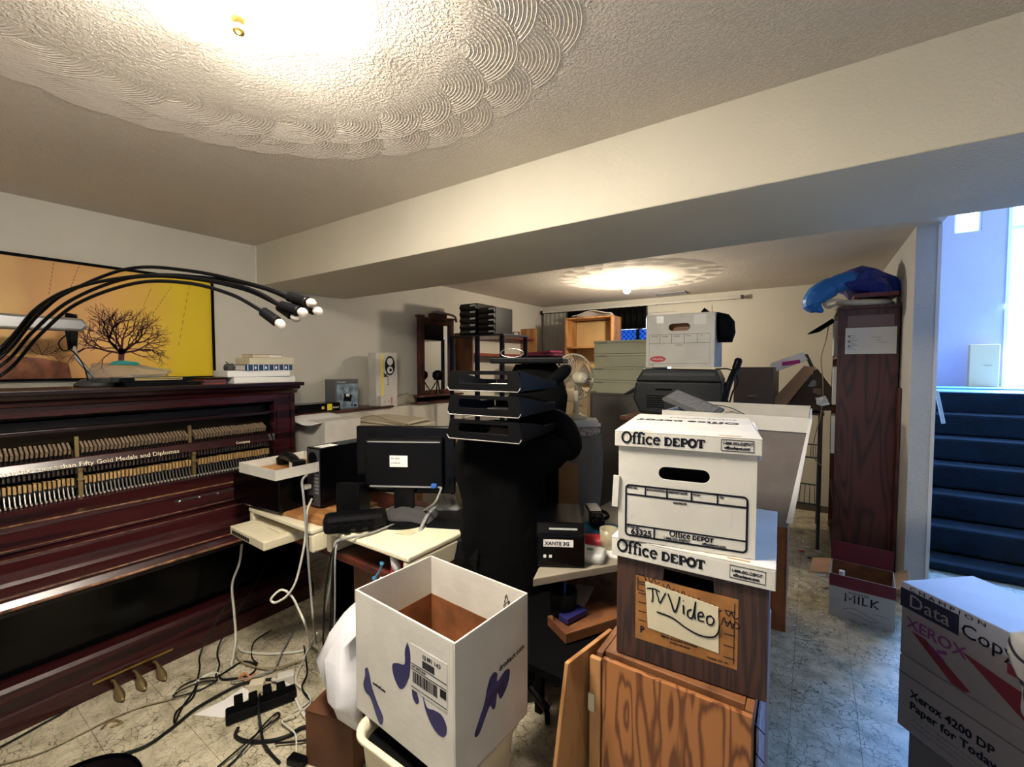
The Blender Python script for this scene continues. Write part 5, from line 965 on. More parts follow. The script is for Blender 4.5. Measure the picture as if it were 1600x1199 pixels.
part('side_edge', M().bb(x1-.027, x1, y0-.03, y0+.0, .4, zt_-.02), OAK, t)
part('back_board', M().bb(x0+.023, x1-.051, y1-.02, y1-.01, 0.02, zt_-.03), mat('light hardboard', (.55, .36, .16), .6, var=.1), t)
for z in (.05, .55, .98, 1.32, 1.655, 2.008): part('shelf_board', M().bb(x0+.023, x1-.051, y0, y1-.021, z, z+.020), OAK, t, .002)
one('orange_carton', 'small orange box on the second shelf of the wooden bookcase', 'box', M().bb(-.13, .12, -.08, .08, 0, .12), mat('orange card', (.62, .32, .07), .6), (1.08, 3.42, 1.3405), .12)
one('dark_bundle', 'dark bundle on the lower shelf of the wooden bookcase', 'bundle', M().loft([(0, 0, 0, .2, .08), (.08, 0, 0, .2, .09), (.16, 0, 0, .14, .06)], 24, .02, 12, 4), BLK2, (1.0, 3.43, 1.0005), smooth=True)
one('loose_sheets', 'curled white sheets on top of the wooden bookcase', 'paper', M().sheet(lambda u, v: (-.24+.5*u, -.13+.26*v, .012+.045*math.sin(PI*u)**2*(1-.4*v)+.02*math.sin(5*v+u)), 12, 8, .003), WHT2, (1.02, 3.44, 2.031), smooth=True)
t = T('curtain_rail', 'white curtain rail along the top of the back wall', 'curtain rail', (1.3, 3.86, 2.2), world=True)
part('rail', M().bb(.06, 2.56, 3.845, 3.875, 2.180, 2.212), WHT, t, .004)
for x in (.08, 1.62, 2.48): part('bracket', M().bb(x-.01, x+.01, 3.876, 3.948, 2.185, 2.21), DGR, t)
part('end_cap', M().bb(2.561, 2.585, 3.84, 3.88, 2.175, 2.217), DGR, t); part('end_cap', M().bb(.04, .059, 3.84, 3.88, 2.165, 2.217), BLK2, t)
for k in range(9): part('hook', M().bb(.12+.04*k, .14+.04*k, 3.85, 3.87, 2.168, 2.179), DGR, t)
def drape(x0, x1, z0, z1, amp, n, y=3.858):
    m = M(); vs = []; fs = []; N_ = n*8
    for i in range(N_+1):
        x = x0+(x1-x0)*i/N_; yy = y+amp*math.sin(2*PI*n*i/N_)
        for dy in (0, .003):
            for z in (z0, z1): vs.append((x, yy+dy, z))
    for i in range(N_): a = i*4; b = a+4; fs += [(a, b, b+1, a+1), (a+2, a+3, b+3, b+2), (a, a+2, b+2, b), (a+1, b+1, b+3, a+3)]
    return m.add(vs, fs)
one('grey_blind', 'grey hanging blind in the far left corner', 'blind', drape(.08, .42, 1.0, 2.167, .006, 5), mat('grey cloth', (.36, .35, .33), .9))
plaid = bpy.data.materials.new('plaid voile'); plaid.use_nodes = True; nt = plaid.node_tree; b_ = nt.nodes['Principled BSDF']; nt.nodes.remove(b_)
tl = nt.nodes.new('ShaderNodeBsdfTranslucent'); df = nt.nodes.new('ShaderNodeBsdfDiffuse'); mxs = nt.nodes.new('ShaderNodeMixShader'); mxs.inputs[0].default_value = .25
gg = nt.nodes.new('ShaderNodeNewGeometry'); mpp = nt.nodes.new('ShaderNodeMapping'); mpp.inputs['Location'].default_value = (0, .5, 0); mpp.inputs['Scale'].default_value = (34, 0, 34); ck = nt.nodes.new('ShaderNodeTexChecker'); ck.inputs['Scale'].default_value = 1
ck.inputs['Color1'].default_value = (.02, .12, .5, 1); ck.inputs['Color2'].default_value = (.10, .35, .8, 1)
nt.links.new(gg.outputs['Position'], mpp.inputs[0]); nt.links.new(mpp.outputs[0], ck.inputs['Vector']); nt.links.new(ck.outputs[0], tl.inputs[0]); nt.links.new(ck.outputs[0], df.inputs[0])
nt.links.new(tl.outputs[0], mxs.inputs[1]); nt.links.new(df.outputs[0], mxs.inputs[2]); nt.links.new(mxs.outputs[0], nt.nodes['Material Output'].inputs[0])
t = T('black_curtain', 'black curtain with a blue plaid sheer below, over the back window', 'curtain', (1.0, 3.86, 1.9), world=True)
part('valance', drape(.46, 1.53, 1.90, 2.178, .012, 14, 3.84), BLK2, t, smooth=True)
sh = part('sheer', drape(.90, 1.74, 1.30, 1.897, .006, 12, 3.85), plaid, t, smooth=True); part('dark_fold', drape(1.41, 1.45, 1.30, 1.899, .004, 1, 3.835), BLK2, t)
# ---- middle of the far room
t = T('beige_cabinet', 'beige metal filing cabinet behind the fan', 'cabinet', (1.75, 1.75, 0), world=True)
part('case', M().bb(1.50, 1.84, 1.52, 2.1, 0, 1.25), mat('tan metal', (.42, .30, .17), .5), t, .004)
for k in range(4): d = part('drawer', M().bb(1.51, 1.83, 1.508, 1.519, .03+.305*k, .32+.305*k), MATS['tan metal'], t, .003); part('handle', M().tube([(1.72, 1.507, .22+.305*k), (1.72, 1.49, .23+.305*k), (1.79, 1.49, .23+.305*k), (1.79, 1.507, .22+.305*k)], .004, 6), CHR, d)
one('grey_cabinet', 'tall grey cabinet under the sage document boxes', 'cabinet', M().bb(1.845, 2.35, 1.55, 2.1, 0, 1.225).bb(1.842, 2.353, 1.546, 2.103, 1.2255, 1.237), mat('dark grey laminate', (.10, .095, .085), .6), bev=.003)
for k in range(4):
    off = -.035 if k < 2 else 0
    t = T('document_box', ('lowest flat sage document box in the stack of four', 'second flat sage document box from the bottom of the stack', 'third flat sage document box from the bottom of the stack', 'topmost flat sage document box left of the white file box')[k], 'box', (2.06+off, 1.84, 1.2375+.1005*k), 0, 'sage document boxes')
    part('box_body', M().bb(-.24, .24, -.20, .2, 0, .082), SAGE, t, .003); part('lid', M().bb(-.245, .245, -.205, .205, .0825, .099), SAGE, t, .003)
    part('tab_slot', M().bb(-.20, -.13, -.2065, -.2055, .080, .084), INK, t)
t = T('white_carton', 'low white table under the fan and papers', 'stand', (0, 0, 0)); bpy.data.objects.remove(t, do_unlink=True)
# hamper + fan
hx, hy = (2.086,0.726,0.973)[0], (2.086,0.726,0.973)[1]
t = T('laundry_hamper', 'grey brown fabric hamper with a plaid rim below the fan', 'hamper', (hx, hy, 0), YAW)
part('fabric_body', M().loft([(.30, 0, 0, .13, .11), (.55, 0, 0, .155, .13), (.80, 0, 0, .175, .14), (.95, 0, 0, .182, .145), (1.06, 0, 0, .165, .13)], 36, .008, 8, 2), mat('taupe cloth', (.17, .15, .12), .9, bump=.3), t, smooth=True)
part('plaid_rim', M().loft([(1.0605, 0, 0, .160, .125), (1.085, 0, 0, .162, .127), (1.10, 0, 0, .15, .118)], 36, .003, 8, 2), mat('pale plaid', (.52, .48, .42), .9, col2=(.22, .12, .10), vscale=60), t, smooth=True)
part('stand', M().bb(-.10, .10, -.08, .08, 0, .30), BLK2, t)
one('paper_pile', 'pile of white papers under the fan base', 'paper', M().box((0, 0, .01), (.20, .17, .018), rz=.2).box((.01, 0, .0285), (.19, .15, .016), rz=-.1), WHT2, (hx+.03, hy+.03, 1.103), YAW)
one('orange_envelope', 'orange brown envelope box beside the fan base', 'box', M().box((0, 0, .016), (.12, .11, .03)), mat('orange card', (.62, .32, .07), .6), (hx-.125, hy-.09, 1.1035), .4)
fx, fy = hx+.015, hy+.025; FB = 1.1425
t = T('desk_fan', 'cream desk fan seen from behind, on papers beside the letter trays', 'fan', (fx, fy, FB), math.radians(58))
part('base', M().lathe([(.062, 0), (.064, .012), (.04, .022), (.02, .035)], (0, 0, 0), 28), CRM, t, smooth=True)
part('stand', M().tube([(0, 0, .03), (0, 0, .06), (0, .0, .16)], [.022, .015, .014], 14), CRM, t, smooth=True)
FZc = .235
mt_ = part('motor', M().lathe([(.018, -.085), (.028, -.080), (.034, -.06), (.036, -.02), (.028, .0)], (0, 0, FZc), 24, 'y'), CRM, t, smooth=True)
part('knob', M().lathe([(.010, -.095), (.011, -.0855)], (0, 0, FZc), 14, 'y'), CRM, mt_)
gr = M()
for k in range(44):
    a = 2*PI*k/44; c_, s_ = math.cos(a), math.sin(a)
    gr.tube(spline([(.03*c_, .0, FZc+.03*s_), (.10*c_, .0, FZc+.10*s_), (.135*c_, .03, FZc+.135*s_)], 3), .0013, 4); gr.tube(spline([(.03*c_, .085, FZc+.03*s_), (.10*c_, .075, FZc+.10*s_), (.135*c_, .03, FZc+.135*s_)], 3), .0013, 4)
o = part('guard_wires', gr, CRM, t); o['kind'] = 'stuff'
part('guard_rim', M().tube([(.136*math.cos(q*PI/24), .03, FZc+.136*math.sin(q*PI/24)) for q in range(49)], .0055, 8), CRM, t, smooth=True)
for k in range(4):
    a = k*PI/2+.4; bl = M().sheet(lambda u, v: ((.02+.095*u)*math.cos(a+(v-.5)*.9*(.6+.4*u)), .035+.02*(v-.5), FZc+(.02+.095*u)*math.sin(a+(v-.5)*.9*(.6+.4*u))), 6, 6, .001)
    part('blade', bl, mat('smoky blade', (.30, .24, .20), .15, alpha=.8), t, smooth=True)
# ---- printer, white file box, keyboard box
t = T('printer_table', 'brown wooden table under the big black printer', 'table', (2.6, 1.2, 0), world=True)
part('table_top', M().bb(2.30, 2.98, .92, 1.50, 1.13, 1.155), OAKD, t, .003)
for x in (2.32, 2.92):
    for y in (.94, 1.44): part('leg', M().bb(x, x+.04, y, y+.04, 0, 1.129), OAKD, t)
t = T('laser_printer', 'big black printer under the white file box', 'printer', (2.60, 1.02, 1.156), math.radians(6))
DKP = mat('charcoal plastic', (.012, .014, .014), .35)
part('case', M().prism([(-.21, .015), (.20, .0), (.235, .10), (.23, .20), (-.235, .20), (-.25, .10)], 'y', 0, .38), DKP, t, .012)
part('top_cover', M().prism([(-.235, .2005), (.23, .2005), (.20, .268), (-.19, .275)], 'y', -.005, .38), DKP, t, .01)
part('front_strip', M().bb(-.19, .19, -.009, -.0055, .235, .250), DGR, t); part('slot', M().bb(-.12, -.03, -.004, -.0005, .150, .160), BLK2, t)
for k in range(6): part('vent_slat', M().bb(-.17, -.07, -.003, -.0005, .05+k*.013, .056+k*.013), BLK2, t)
part('side_tray', M().box((-.26, .12, .145), (.10, .22, .012), ry=-.55), DKP, t, .003); part('paper_tray', M().box((.25, .25, .20), (.012, .20, .22), ry=.45), BLK, t, .003)
t = T('telephone_receiver', 'black curved telephone receiver standing at the right of the black printer', 'telephone', (0, 0, 0), world=True)
part('handle', M().tube(spline([(2.903,1.067,1.487), (2.890,1.055,1.436), (2.872,1.016,1.379), (2.858,0.991,1.319), (2.852,0.960,1.260), (2.853,0.958,1.220)], 5), [.012]+[.02]*5+[.016]*14+[.022]*5+[.012], 10), BLK, t, smooth=True)
part('cord', M().tube(spline([(2.800,0.994,1.430), (2.869,1.028,1.426), (2.902,1.048,1.369), (2.882,1.019,1.311), (2.869,1.008,1.251)], 6), .004, 6), BLK, t, smooth=True)
t = T('file_box', 'white file box with a red oval logo on top of the big black printer', 'box', (2.595, 1.20, 1.4395), math.radians(3))
W_, D_, H_ = .365, .36, .30
m = plate(W_, H_, slot(-.0, .225, .115, .042), -D_/2, -D_/2+.005)
m.bb(-W_/2, -W_/2+.005, -D_/2+.005, D_/2, 0, H_).bb(W_/2-.005, W_/2, -D_/2+.005, D_/2, 0, H_).bb(-W_/2+.005, W_/2-.005, D_/2-.005, D_/2, 0, H_).bb(-W_/2+.005, W_/2-.005, -D_/2+.005, D_/2-.005, 0, .005)
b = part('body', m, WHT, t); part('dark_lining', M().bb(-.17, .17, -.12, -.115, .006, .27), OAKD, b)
g = M(); F = -D_/2
g.ribbon([(-.165, .02), (.16, .02), (.16, .185), (-.165, .185), (-.165, .02)], .0016, .0006, F).ribbon([(-.165, .135), (.16, .135)], .0016, .0006, F)
for x in (-.105, -.04, .028, .095): g.ribbon([(x, .135), (x, .185)], .0016, .0006, F)
part('printed_form', g, INK, b)
part('red_oval', M().prism(arc(-.115, .046, .044, 0, 360, 30, .017), 'y', F-.0008, F), RED, b); txt('OfficeMax', .015, WHT2, b, (-.147, F-.001, .041), bold=.0003)
for s_, x in (('Box No.', -.15), ('Location', -.095), ('Destroy', -.03), ('From', .04), ('To', .11)): txt(s_, .010, INK, b, (x, F-.0007, .172))
txt('Contents', .010, INK, b, (-.02, F-.0007, .121)); txt('PT 9060', .009, INK, b, (-.165, F-.0007, .008))
part('clear_tape', M().bb(.075, .14, F-.0012, F-.0004, .235, .29).bb(-.125, -.085, F-.0012, F-.0004, .25, .29), mat('shiny tape', (.80, .78, .72), .12), b)
t = T('baseball_hat', 'black hat hanging over the right corner of the white file box', 'hat', (2.79, 1.16, 1.60), .2)
part('crown', M().loft([(-.02, .03, 0, .035, .07), (.03, .03, 0, .05, .085), (.09, .02, 0, .055, .09), (.13, .0, 0, .045, .07), (.15, -.03, 0, .02, .03)], 28, .006, 9, 1), BLK2, t, smooth=True)
part('brim', M().sheet(lambda u, v: (-.045+.02*u, -.07+.05*u+.10*(v-.5)*0-.02, .17-.17*u+.02*v), 6, 4, .004), BLK2, t, smooth=True)
one('black_tape_flap', 'pointed black flap sticking up at the back of the file box', 'cloth', M().prism([(-.05, 0), (.05, 0), (-.01, .05)], 'y', -.002, .002), BLK2, (2.70, 1.25, 1.7405))
t = T('keyboard_box', 'large open white box of electronics behind the front storage boxes', 'box', (2.98, .42, .0), world=True)
bx0, bx1, by0, by1, bz0, bz1 = 2.755, 3.225, .16, .60, .905, 1.275
m = M().add([(bx0+.03, by0, bz0), (bx1-.055, by0, bz0), (bx1, by0, bz1), (bx0, by0, bz1)]+[(bx0+.03, by0+.006, bz0), (bx1-.055, by0+.006, bz0), (bx1, by0+.006, bz1), (bx0, by0+.006, bz1)], [(0, 1, 2, 3), (7, 6, 5, 4), (0, 4, 5, 1), (1, 5, 6, 2), (2, 6, 7, 3), (3, 7, 4, 0)])
m2_ = M().add([(bx0+.03, by1, bz0), (bx1-.055, by1, bz0), (bx1, by1, bz1+.01), (bx0, by1, bz1+.01)]+[(bx0+.03, by1-.006, bz0), (bx1-.055, by1-.006, bz0), (bx1, by1-.006, bz1+.01), (bx0, by1-.006, bz1+.01)], [(0, 1, 2, 3), (7, 6, 5, 4), (0, 4, 5, 1), (1, 5, 6, 2), (2, 6, 7, 3), (3, 7, 4, 0)])
WSHD = mat('shaded white card', (.17, .145, .13), .75, var=.25)  # white card in shadow, the shade put into a darker colour
part('front_panel', m, WSHD, t); part('back_panel', m2_, WHT, t); part('base', M().bb(bx0+.03, bx1-.055, by0+.007, by1-.007, bz0, bz0+.005), WSHD, t)
for xa, xb in ((bx0+.03, bx0), (bx1-.055, bx1)):
    part('side_panel', M().add([(xa, by0+.007, bz0), (xa, by1-.007, bz0), (xb, by1-.007, bz1), (xb, by0+.007, bz1), (xa+.005, by0+.007, bz0), (xa+.005, by1-.007, bz0), (xb+.005, by1-.007, bz1), (xb+.005, by0+.007, bz1)], [(3, 2, 1, 0), (4, 5, 6, 7), (0, 1, 5, 4), (1, 2, 6, 5), (2, 3, 7, 6), (3, 0, 4, 7)]), WHT, t)
part('rim_flap', M().bb(bx0, bx1, by0-.005, by0-.0005, bz1-.045, bz1+.004), WHT, t); part('torn_edge', M().prism([(bx1+.002-.003, bz1), (bx1+.006, bz1), (bx1-.04, bz0+.02), (bx1-.058, bz0+.02)], 'y', by0-.008, by0-.001), WHT2, t)
part('grey_contents', M().bb(bx0+.05, bx1-.07, by0+.02, by1-.02, bz0+.006, bz1-.07), DGR, t)
one('lower_carton', 'brown carton with a white edge under the large open white box', 'box', M().bb(2.79, 3.165, .17, .56, .54, .903).bb(3.1652, 3.172, .172, .20, .54, .90), BRC, bev=.002)
one('pedestal_crate', 'dark crate at floor level under the brown carton', 'crate', M().bb(2.82, 3.10, .20, .54, 0, .539), BLK2, bev=.003)
t = T('grey_keyboard', 'grey keyboard propped up in the large open white box', 'keyboard', (0, 0, 0), world=True)
ka, kb = Vector((2.682,0.422,1.306)), Vector((2.892,0.356,1.233)); kd = (kb-ka); kn = Vector((.25, .9, .25)).normalized()*.13
kz = kd.cross(kn).normalized()*.012
part('case', M().add([ka, kb, kb+kn, ka+kn, ka-kz, kb-kz, kb+kn-kz, ka+kn-kz], [(0, 1, 2, 3), (7, 6, 5, 4), (0, 4, 5, 1), (1, 5, 6, 2), (2, 6, 7, 3), (3, 7, 4, 0)]), mat('mid grey plastic', (.13, .13, .13), .45), t, .002)
kk = M()
for a in range(5):
    for b in range(16):
        p = ka+kd*(.05+.055*b)+kn*(.15+.15*a)+kz*.05; q1 = kd*.045; q2 = kn*.12; q3 = kz.normalized()*.003
        kk.add([p, p+q1, p+q1+q2, p+q2, p+q3, p+q1+q3, p+q1+q2+q3, p+q2+q3], [(0, 1, 2, 3), (7, 6, 5, 4), (0, 4, 5, 1), (1, 5, 6, 2), (2, 6, 7, 3), (3, 7, 4, 0)])
o = part('keys', kk, GRY, t); o['kind'] = 'stuff'
one('magenta_pack', 'magenta pack in the large open white box', 'packet', M().box((0, 0, 0), (.10, .03, .06), rz=.5), MAG, (2.857,0.478,1.238), bev=.004)
one('thin_wire_loop', 'thin wire looping out of the large open white box', 'wire', M().tube(spline([(2.766,0.416,1.260), (2.818,0.477,1.275), (2.875,0.516,1.277), (2.933,0.555,1.266), (3.007,0.519,1.238)], 6), .0022, 6), DGR, smooth=True)
# ---- brown filing cabinet and clutter
t = T('brown_cabinet', 'brown metal filing cabinet behind the black printer', 'cabinet', (2.85, 2.6, 0), world=True)
BMT = mat('brown metal', (.12, .085, .065), .45)
part('case', M().bb(2.715, 2.985, 2.30, 2.95, 0, 1.435), BMT, t, .003)
for k in range(4): d = part('drawer', M().bb(2.725, 2.975, 2.288, 2.299, .03+.35*k, .365+.35*k), BMT, t, .004); part('handle', M().bb(2.82, 2.88, 2.27, 2.287, .16+.35*k, .172+.35*k), CHR, d); part('label_holder', M().bb(2.82, 2.885, 2.284, 2.2875, .24+.35*k, .29+.35*k), BMT, d)
t = T('wire_shelving', 'dark wire shelving in the back right corner', 'shelving', (3.15, 2.9, 0), world=True)
for x in (3.0, 3.29):
    for y in (2.6, 3.3): part('post', M().cyl((x, y, 0), (x, y, 1.06), .012), DGR, t)
for z in (.35, .72): part('wire_shelf', M().bb(3.013, 3.277, 2.6, 2.606, z, z+.012), DGR, t); part('wire_shelf', M().bb(3.013, 3.277, 3.294, 3.3, z, z+.012), DGR, t); [part('shelf_wire', M().cyl((3.02+.035*k, 2.607, z+.006), (3.02+.035*k, 3.293, z+.006), .003, seg=5), DGR, t) for k in range(8)]
part('top_board', M().bb(2.99, 3.31, 2.58, 3.32, 1.061, 1.08), DKW, t, .002)
def pxz(pts, y0, y1): return M().prism([(p[0], p[2]) for p in pts], 'y', y0, y1)
t = T('tilted_carton', 'brown carton tilted open in the clutter left of the tall bookcase', 'box', (3.1, 2.6, 1.1), world=True)
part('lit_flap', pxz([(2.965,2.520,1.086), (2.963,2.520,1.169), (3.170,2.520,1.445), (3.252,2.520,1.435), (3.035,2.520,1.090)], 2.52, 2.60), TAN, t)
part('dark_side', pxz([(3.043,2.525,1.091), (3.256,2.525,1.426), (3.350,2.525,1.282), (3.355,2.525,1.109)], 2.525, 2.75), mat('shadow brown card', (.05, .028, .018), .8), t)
one('dark_heap', 'dark heap of papers and cloth beside the bookcase', 'clutter', M().loft([(0, 0, 0, .14, .20), (.08, .02, 0, .15, .22), (.18, .05, 0, .11, .18), (.27, .08, .02, .06, .1)], 30, .03, 11, 8), mat('dark brown cloth', (.02, .012, .01), .9), (3.14, 2.93, 1.083), smooth=True)
one('white_booklet', 'white booklet box with a magenta strip lying on the tilted carton', 'booklet', pxz([(2.946,2.500,1.430), (2.945,2.500,1.465), (3.160,2.500,1.553), (3.194,2.500,1.494), (2.960,2.500,1.389)], 2.53, 2.70), WHT2)
one('thin_booklet', 'dark red and magenta sleeve leaning on the white booklet', 'sleeve', pxz([(3.027,2.500,1.475), (3.145,2.500,1.494), (3.146,2.500,1.465), (3.028,2.500,1.445)], 2.518, 2.5285), MAG)
one('grey_strap_piece', 'dark board leaning at the right of the white booklet', 'board', pxz([(3.167,2.620,1.541), (3.192,2.620,1.541), (3.253,2.620,1.395), (3.229,2.620,1.385)], 2.76, 2.80), DGR)
rnd = random.Random(9)
for k in range(6):
    px = (1262, 1268, 1275, 1280, 1272, 1284)[k]; 
CL = ((3.196,2.600,1.355), (3.231,2.550,1.307), (3.264,2.550,1.249), (3.290,2.500,1.175), (3.225,2.600,1.215), (3.271,2.600,1.346))
for k, c_ in enumerate(CL):
    one('crumpled_paper', ('white crumpled paper', 'grey crumpled rag', 'brown crumpled scrap')[k % 3]+(' higher', ' lower')[k//3]+' in the clutter left of the tall bookcase', 'paper', M().loft([(-.03, 0, 0, .02, .02), (-.01, 0, 0, .035, .03), (.02, 0, 0, .03, .035), (.035, 0, 0, .01, .01)], 14, .02, 40, k+2), (WHT2, GRY, mat('brown scrap', (.2, .12, .08), .8))[k % 3], c_, group='crumpled scraps by the bookcase')
# ============================================================ BOOKCASE ON THE RIGHT
t = T('tall_bookcase', 'tall walnut bookcase against the partition wall with a paper on its side', 'bookcase', (3.54, 2.8, 0), world=True)
part('side_panel', M().bb(3.372, 3.700, 2.40, 2.42, 0, 1.845), WAL, t, .002); part('side_panel', M().bb(3.372, 3.700, 3.28, 3.30, 0, 1.845), WAL, t)
part('back_board', M().bb(3.70, 3.708, 2.40, 3.30, 0, 1.845), WAL, t)
part('top_board', M().bb(3.365, 3.708, 2.395, 3.305, 1.846, 1.868), WAL, t, .002)
for z in (.05, .42, .78, 1.14, 1.50): part('shelf_board', M().bb(3.375, 3.699, 2.421, 3.279, z, z+.02), WAL, t)
pn = part('taped_paper', M().bb(3.415, 3.695, 2.394, 2.3985, 1.53, 1.715), WHT2, t, label='printed paper taped to the side')
g = M()
for k in range(9): g.ribbon([(3.43, 1.66-.012*k), (3.43+rnd.uniform(.03, .06), 1.66-.012*k)], .0025, .0006, 2.394)
for k in range(3): g.ribbon([(3.56+.02*k, 1.645-.018*k), (3.56+.02*k+rnd.uniform(.03, .07), 1.645-.018*k)], .0022, .0006, 2.394)
for k in range(3): g.prism(arc(3.436, 1.655-.035*k, .008, 0, 360, 12), 'y', 2.3932, 2.394)
part('printed_lines', g, mat('grey ink', (.25, .25, .25), .6), pn)
part('cleared_patch', M().bb(3.425, 3.68, 2.397, 2.399, 1.72, 1.80), mat('tape film', (.20, .12, .11), .3), t)
one('thin_board', 'narrow walnut board leaning between bookcase and wall end', 'board', M().bb(3.702, 3.716, 2.30, 2.39, 0, 1.30), WAL)
for k in range(14):
    z = (1.1605, 1.5205, .8005)[k % 3]; y = 2.44+.055*(k//3); h_ = rnd.uniform(.22, .30)
    one('binder', ('white', 'grey')[k % 2]+' binder on the '+('middle', 'top', 'lower')[k % 3]+' shelf of the tall bookcase, '+('nearest the side panel', 'second from the side panel', 'third from the side panel', 'fourth from the side panel', 'fifth from the side panel')[k//3], 'binder', M().bb(3.35, 3.60, y, y+.05, z, z+h_), (WHT2, mat('pale grey card', (.4, .38, .36), .7))[k % 2], group=('white binders in the tall bookcase', 'grey binders in the tall bookcase')[k % 2], bev=.003)
one('hanging_cord', 'thin beige cord hanging in front of the bookcase opening', 'cord', M().tube(spline([(3.322,2.500,1.788), (3.306,2.500,1.646), (3.278,2.500,1.503), (3.294,2.500,1.310), (3.291,2.500,1.117), (3.249,2.500,0.870), (3.252,2.500,0.747), (3.305,2.500,0.680)], 6), .004, 6), TCAB, smooth=True)
one('black_visor', 'flat black visor jutting from the top of the tall bookcase', 'cap', M().add([(3.186,2.450,1.686), (3.336,2.450,1.793), (3.359,2.450,1.768), (3.261,2.450,1.697), (3.196,2.750,1.698), (3.344,2.750,1.808), (3.369,2.750,1.792), (3.272,2.750,1.721)], [(0, 1, 2, 3), (7, 6, 5, 4), (0, 4, 5, 1), (1, 5, 6, 2), (2, 6, 7, 3), (3, 7, 4, 0)]), BLK2)
one('tote_bag', 'flat cream cloth bag under the blue tarp on the tall bookcase', 'bag', M().loft([(1.869, 3.53, 2.62, .17, .20), (1.89, 3.52, 2.60, .185, .215), (1.915, 3.50, 2.60, .17, .2), (1.925, 3.48, 2.6, .1, .12)], 36, .012, 9, 3).tube(spline([(3.40, 2.42, 1.91), (3.33, 2.40, 1.92), (3.29, 2.42, 1.90), (3.31, 2.44, 1.875), (3.36, 2.42, 1.89)], 5), .012, 8), mat('cream cloth', (.62, .58, .48), .9, bump=.3), smooth=True)
one('maroon_book', 'maroon book between the cream bag and the blue tarp', 'book', M().bb(3.46, 3.70, 2.42, 2.70, 1.93, 1.958), mat('maroon cover', (.16, .04, .05), .5))
one('blue_tarp', 'crumpled dark blue plastic tarp on top of the tall bookcase', 'tarp', M().loft([(1.96, 3.56, 2.60, .15, .18), (2.00, 3.53, 2.58, .18, .20), (2.06, 3.50, 2.58, .17, .18), (2.12, 3.49, 2.58, .12, .14), (2.155, 3.48, 2.58, .04, .05)], 48, .05, 7, 5), TARP, smooth=False)
one('bright_blue_bag', 'bright blue plastic bag drooping left of the dark blue tarp', 'bag', M().tube(spline([(3.52, 2.50, 2.08), (3.42, 2.46, 2.06), (3.32, 2.44, 2.02), (3.24, 2.42, 1.96), (3.22, 2.42, 1.90), (3.28, 2.42, 1.84)], 5), [.05]*4+[.065]*6+[.075]*6+[.07]*5+[.06, .05, .03, .02, .01], 14), TARP2, smooth=False)
# ---- milk carton, debris
t = T('milk_carton', 'open brown and white carton printed MILK on the floor below the bookcase', 'box', (3.345+.146, 1.56+.11, 0), math.radians(-4))
WM, DM, HM = .292, .24, .245
part('body', M().bb(-WM/2, WM/2, -DM/2, -DM/2+.004, 0, HM).bb(-WM/2, WM/2, DM/2-.004, DM/2, 0, HM).bb(-WM/2, -WM/2+.004, -DM/2+.004, DM/2-.004, 0, HM).bb(WM/2-.004, WM/2, -DM/2+.004, DM/2-.004, 0, HM).bb(-WM/2+.004, WM/2-.004, -DM/2+.004, DM/2-.004, 0, .004), mat('pale printed card', (.50, .48, .46), .7), t)
part('brown_band', M().bb(-WM/2-.0005, WM/2+.0005, -DM/2-.001, -DM/2-.0002, .175, HM), MARO, t)
part('back_flap', M().box((0, DM/2+.004, HM+.058), (WM, .004, .115), rx=-.05), MARO, t); part('side_flap', M().box((-WM/2-.05, 0, HM-.012), (.10, DM, .004), ry=-.25), TAN, t); part('side_flap', M().box((WM/2+.03, 0, HM+.01), (.07, DM, .004), ry=-.6), TAN, t)
part('flap_inside', M().bb(-WM/2+.005, WM/2-.005, DM/2-.006, DM/2-.0045, .01, HM), BRC, t)
g = M()
for pl in ([(0, 0), (0, .04), (.018, .012), (.036, .04), (.036, 0)], [(.052, 0), (.052, .04)], [(.068, .04), (.068, .002), (.086, .002)], [(.100, 0), (.100, .04)], [(.124, .04), (.102, .018), (.124, 0)]): g.ribbon([(-.07+a*1.15, .103+b*1.05) for a, b in pl], .0075, .0006, -DM/2-.0004)
for a in (0, .036, .052, .068, .1, .124):
    for b in (.0, .04): g.ribbon([(-.07+a*1.15-.006, .103+b*1.05), (-.07+a*1.15+.006, .103+b*1.05)], .003, .0006, -DM/2-.0004)
part('printed_name', g, INK, t); txt('HOMOGENIZED', .013, INK, t, (-.06, -DM/2-.0006, .152), bold=.0003)
g = M()
for k in range(5): g.ribbon([(-.14, .10-.012*k), (-.14+rnd.uniform(.02, .05), .10-.012*k)], .002, .0006, -DM/2)
g.ribbon([tuple(p)[:2] for p in spline([(-.08, .05, 0), (-.04, .07, 0), (0, .06, 0), (.04, .045, 0), (.08, .03, 0), (.04, .02, 0), (-.01, .035, 0), (-.06, .04, 0)], 4)], .004, .0006, -DM/2).ribbon([(.06, .07), (.12, .065)], .003, .0006, -DM/2)
part('printed_drawing', g, GRY, t)
part('foam_cup', M().lathe([(.012, .19), (.014, .25)], (-.09, -.06, 0), 14), WHT2, t)
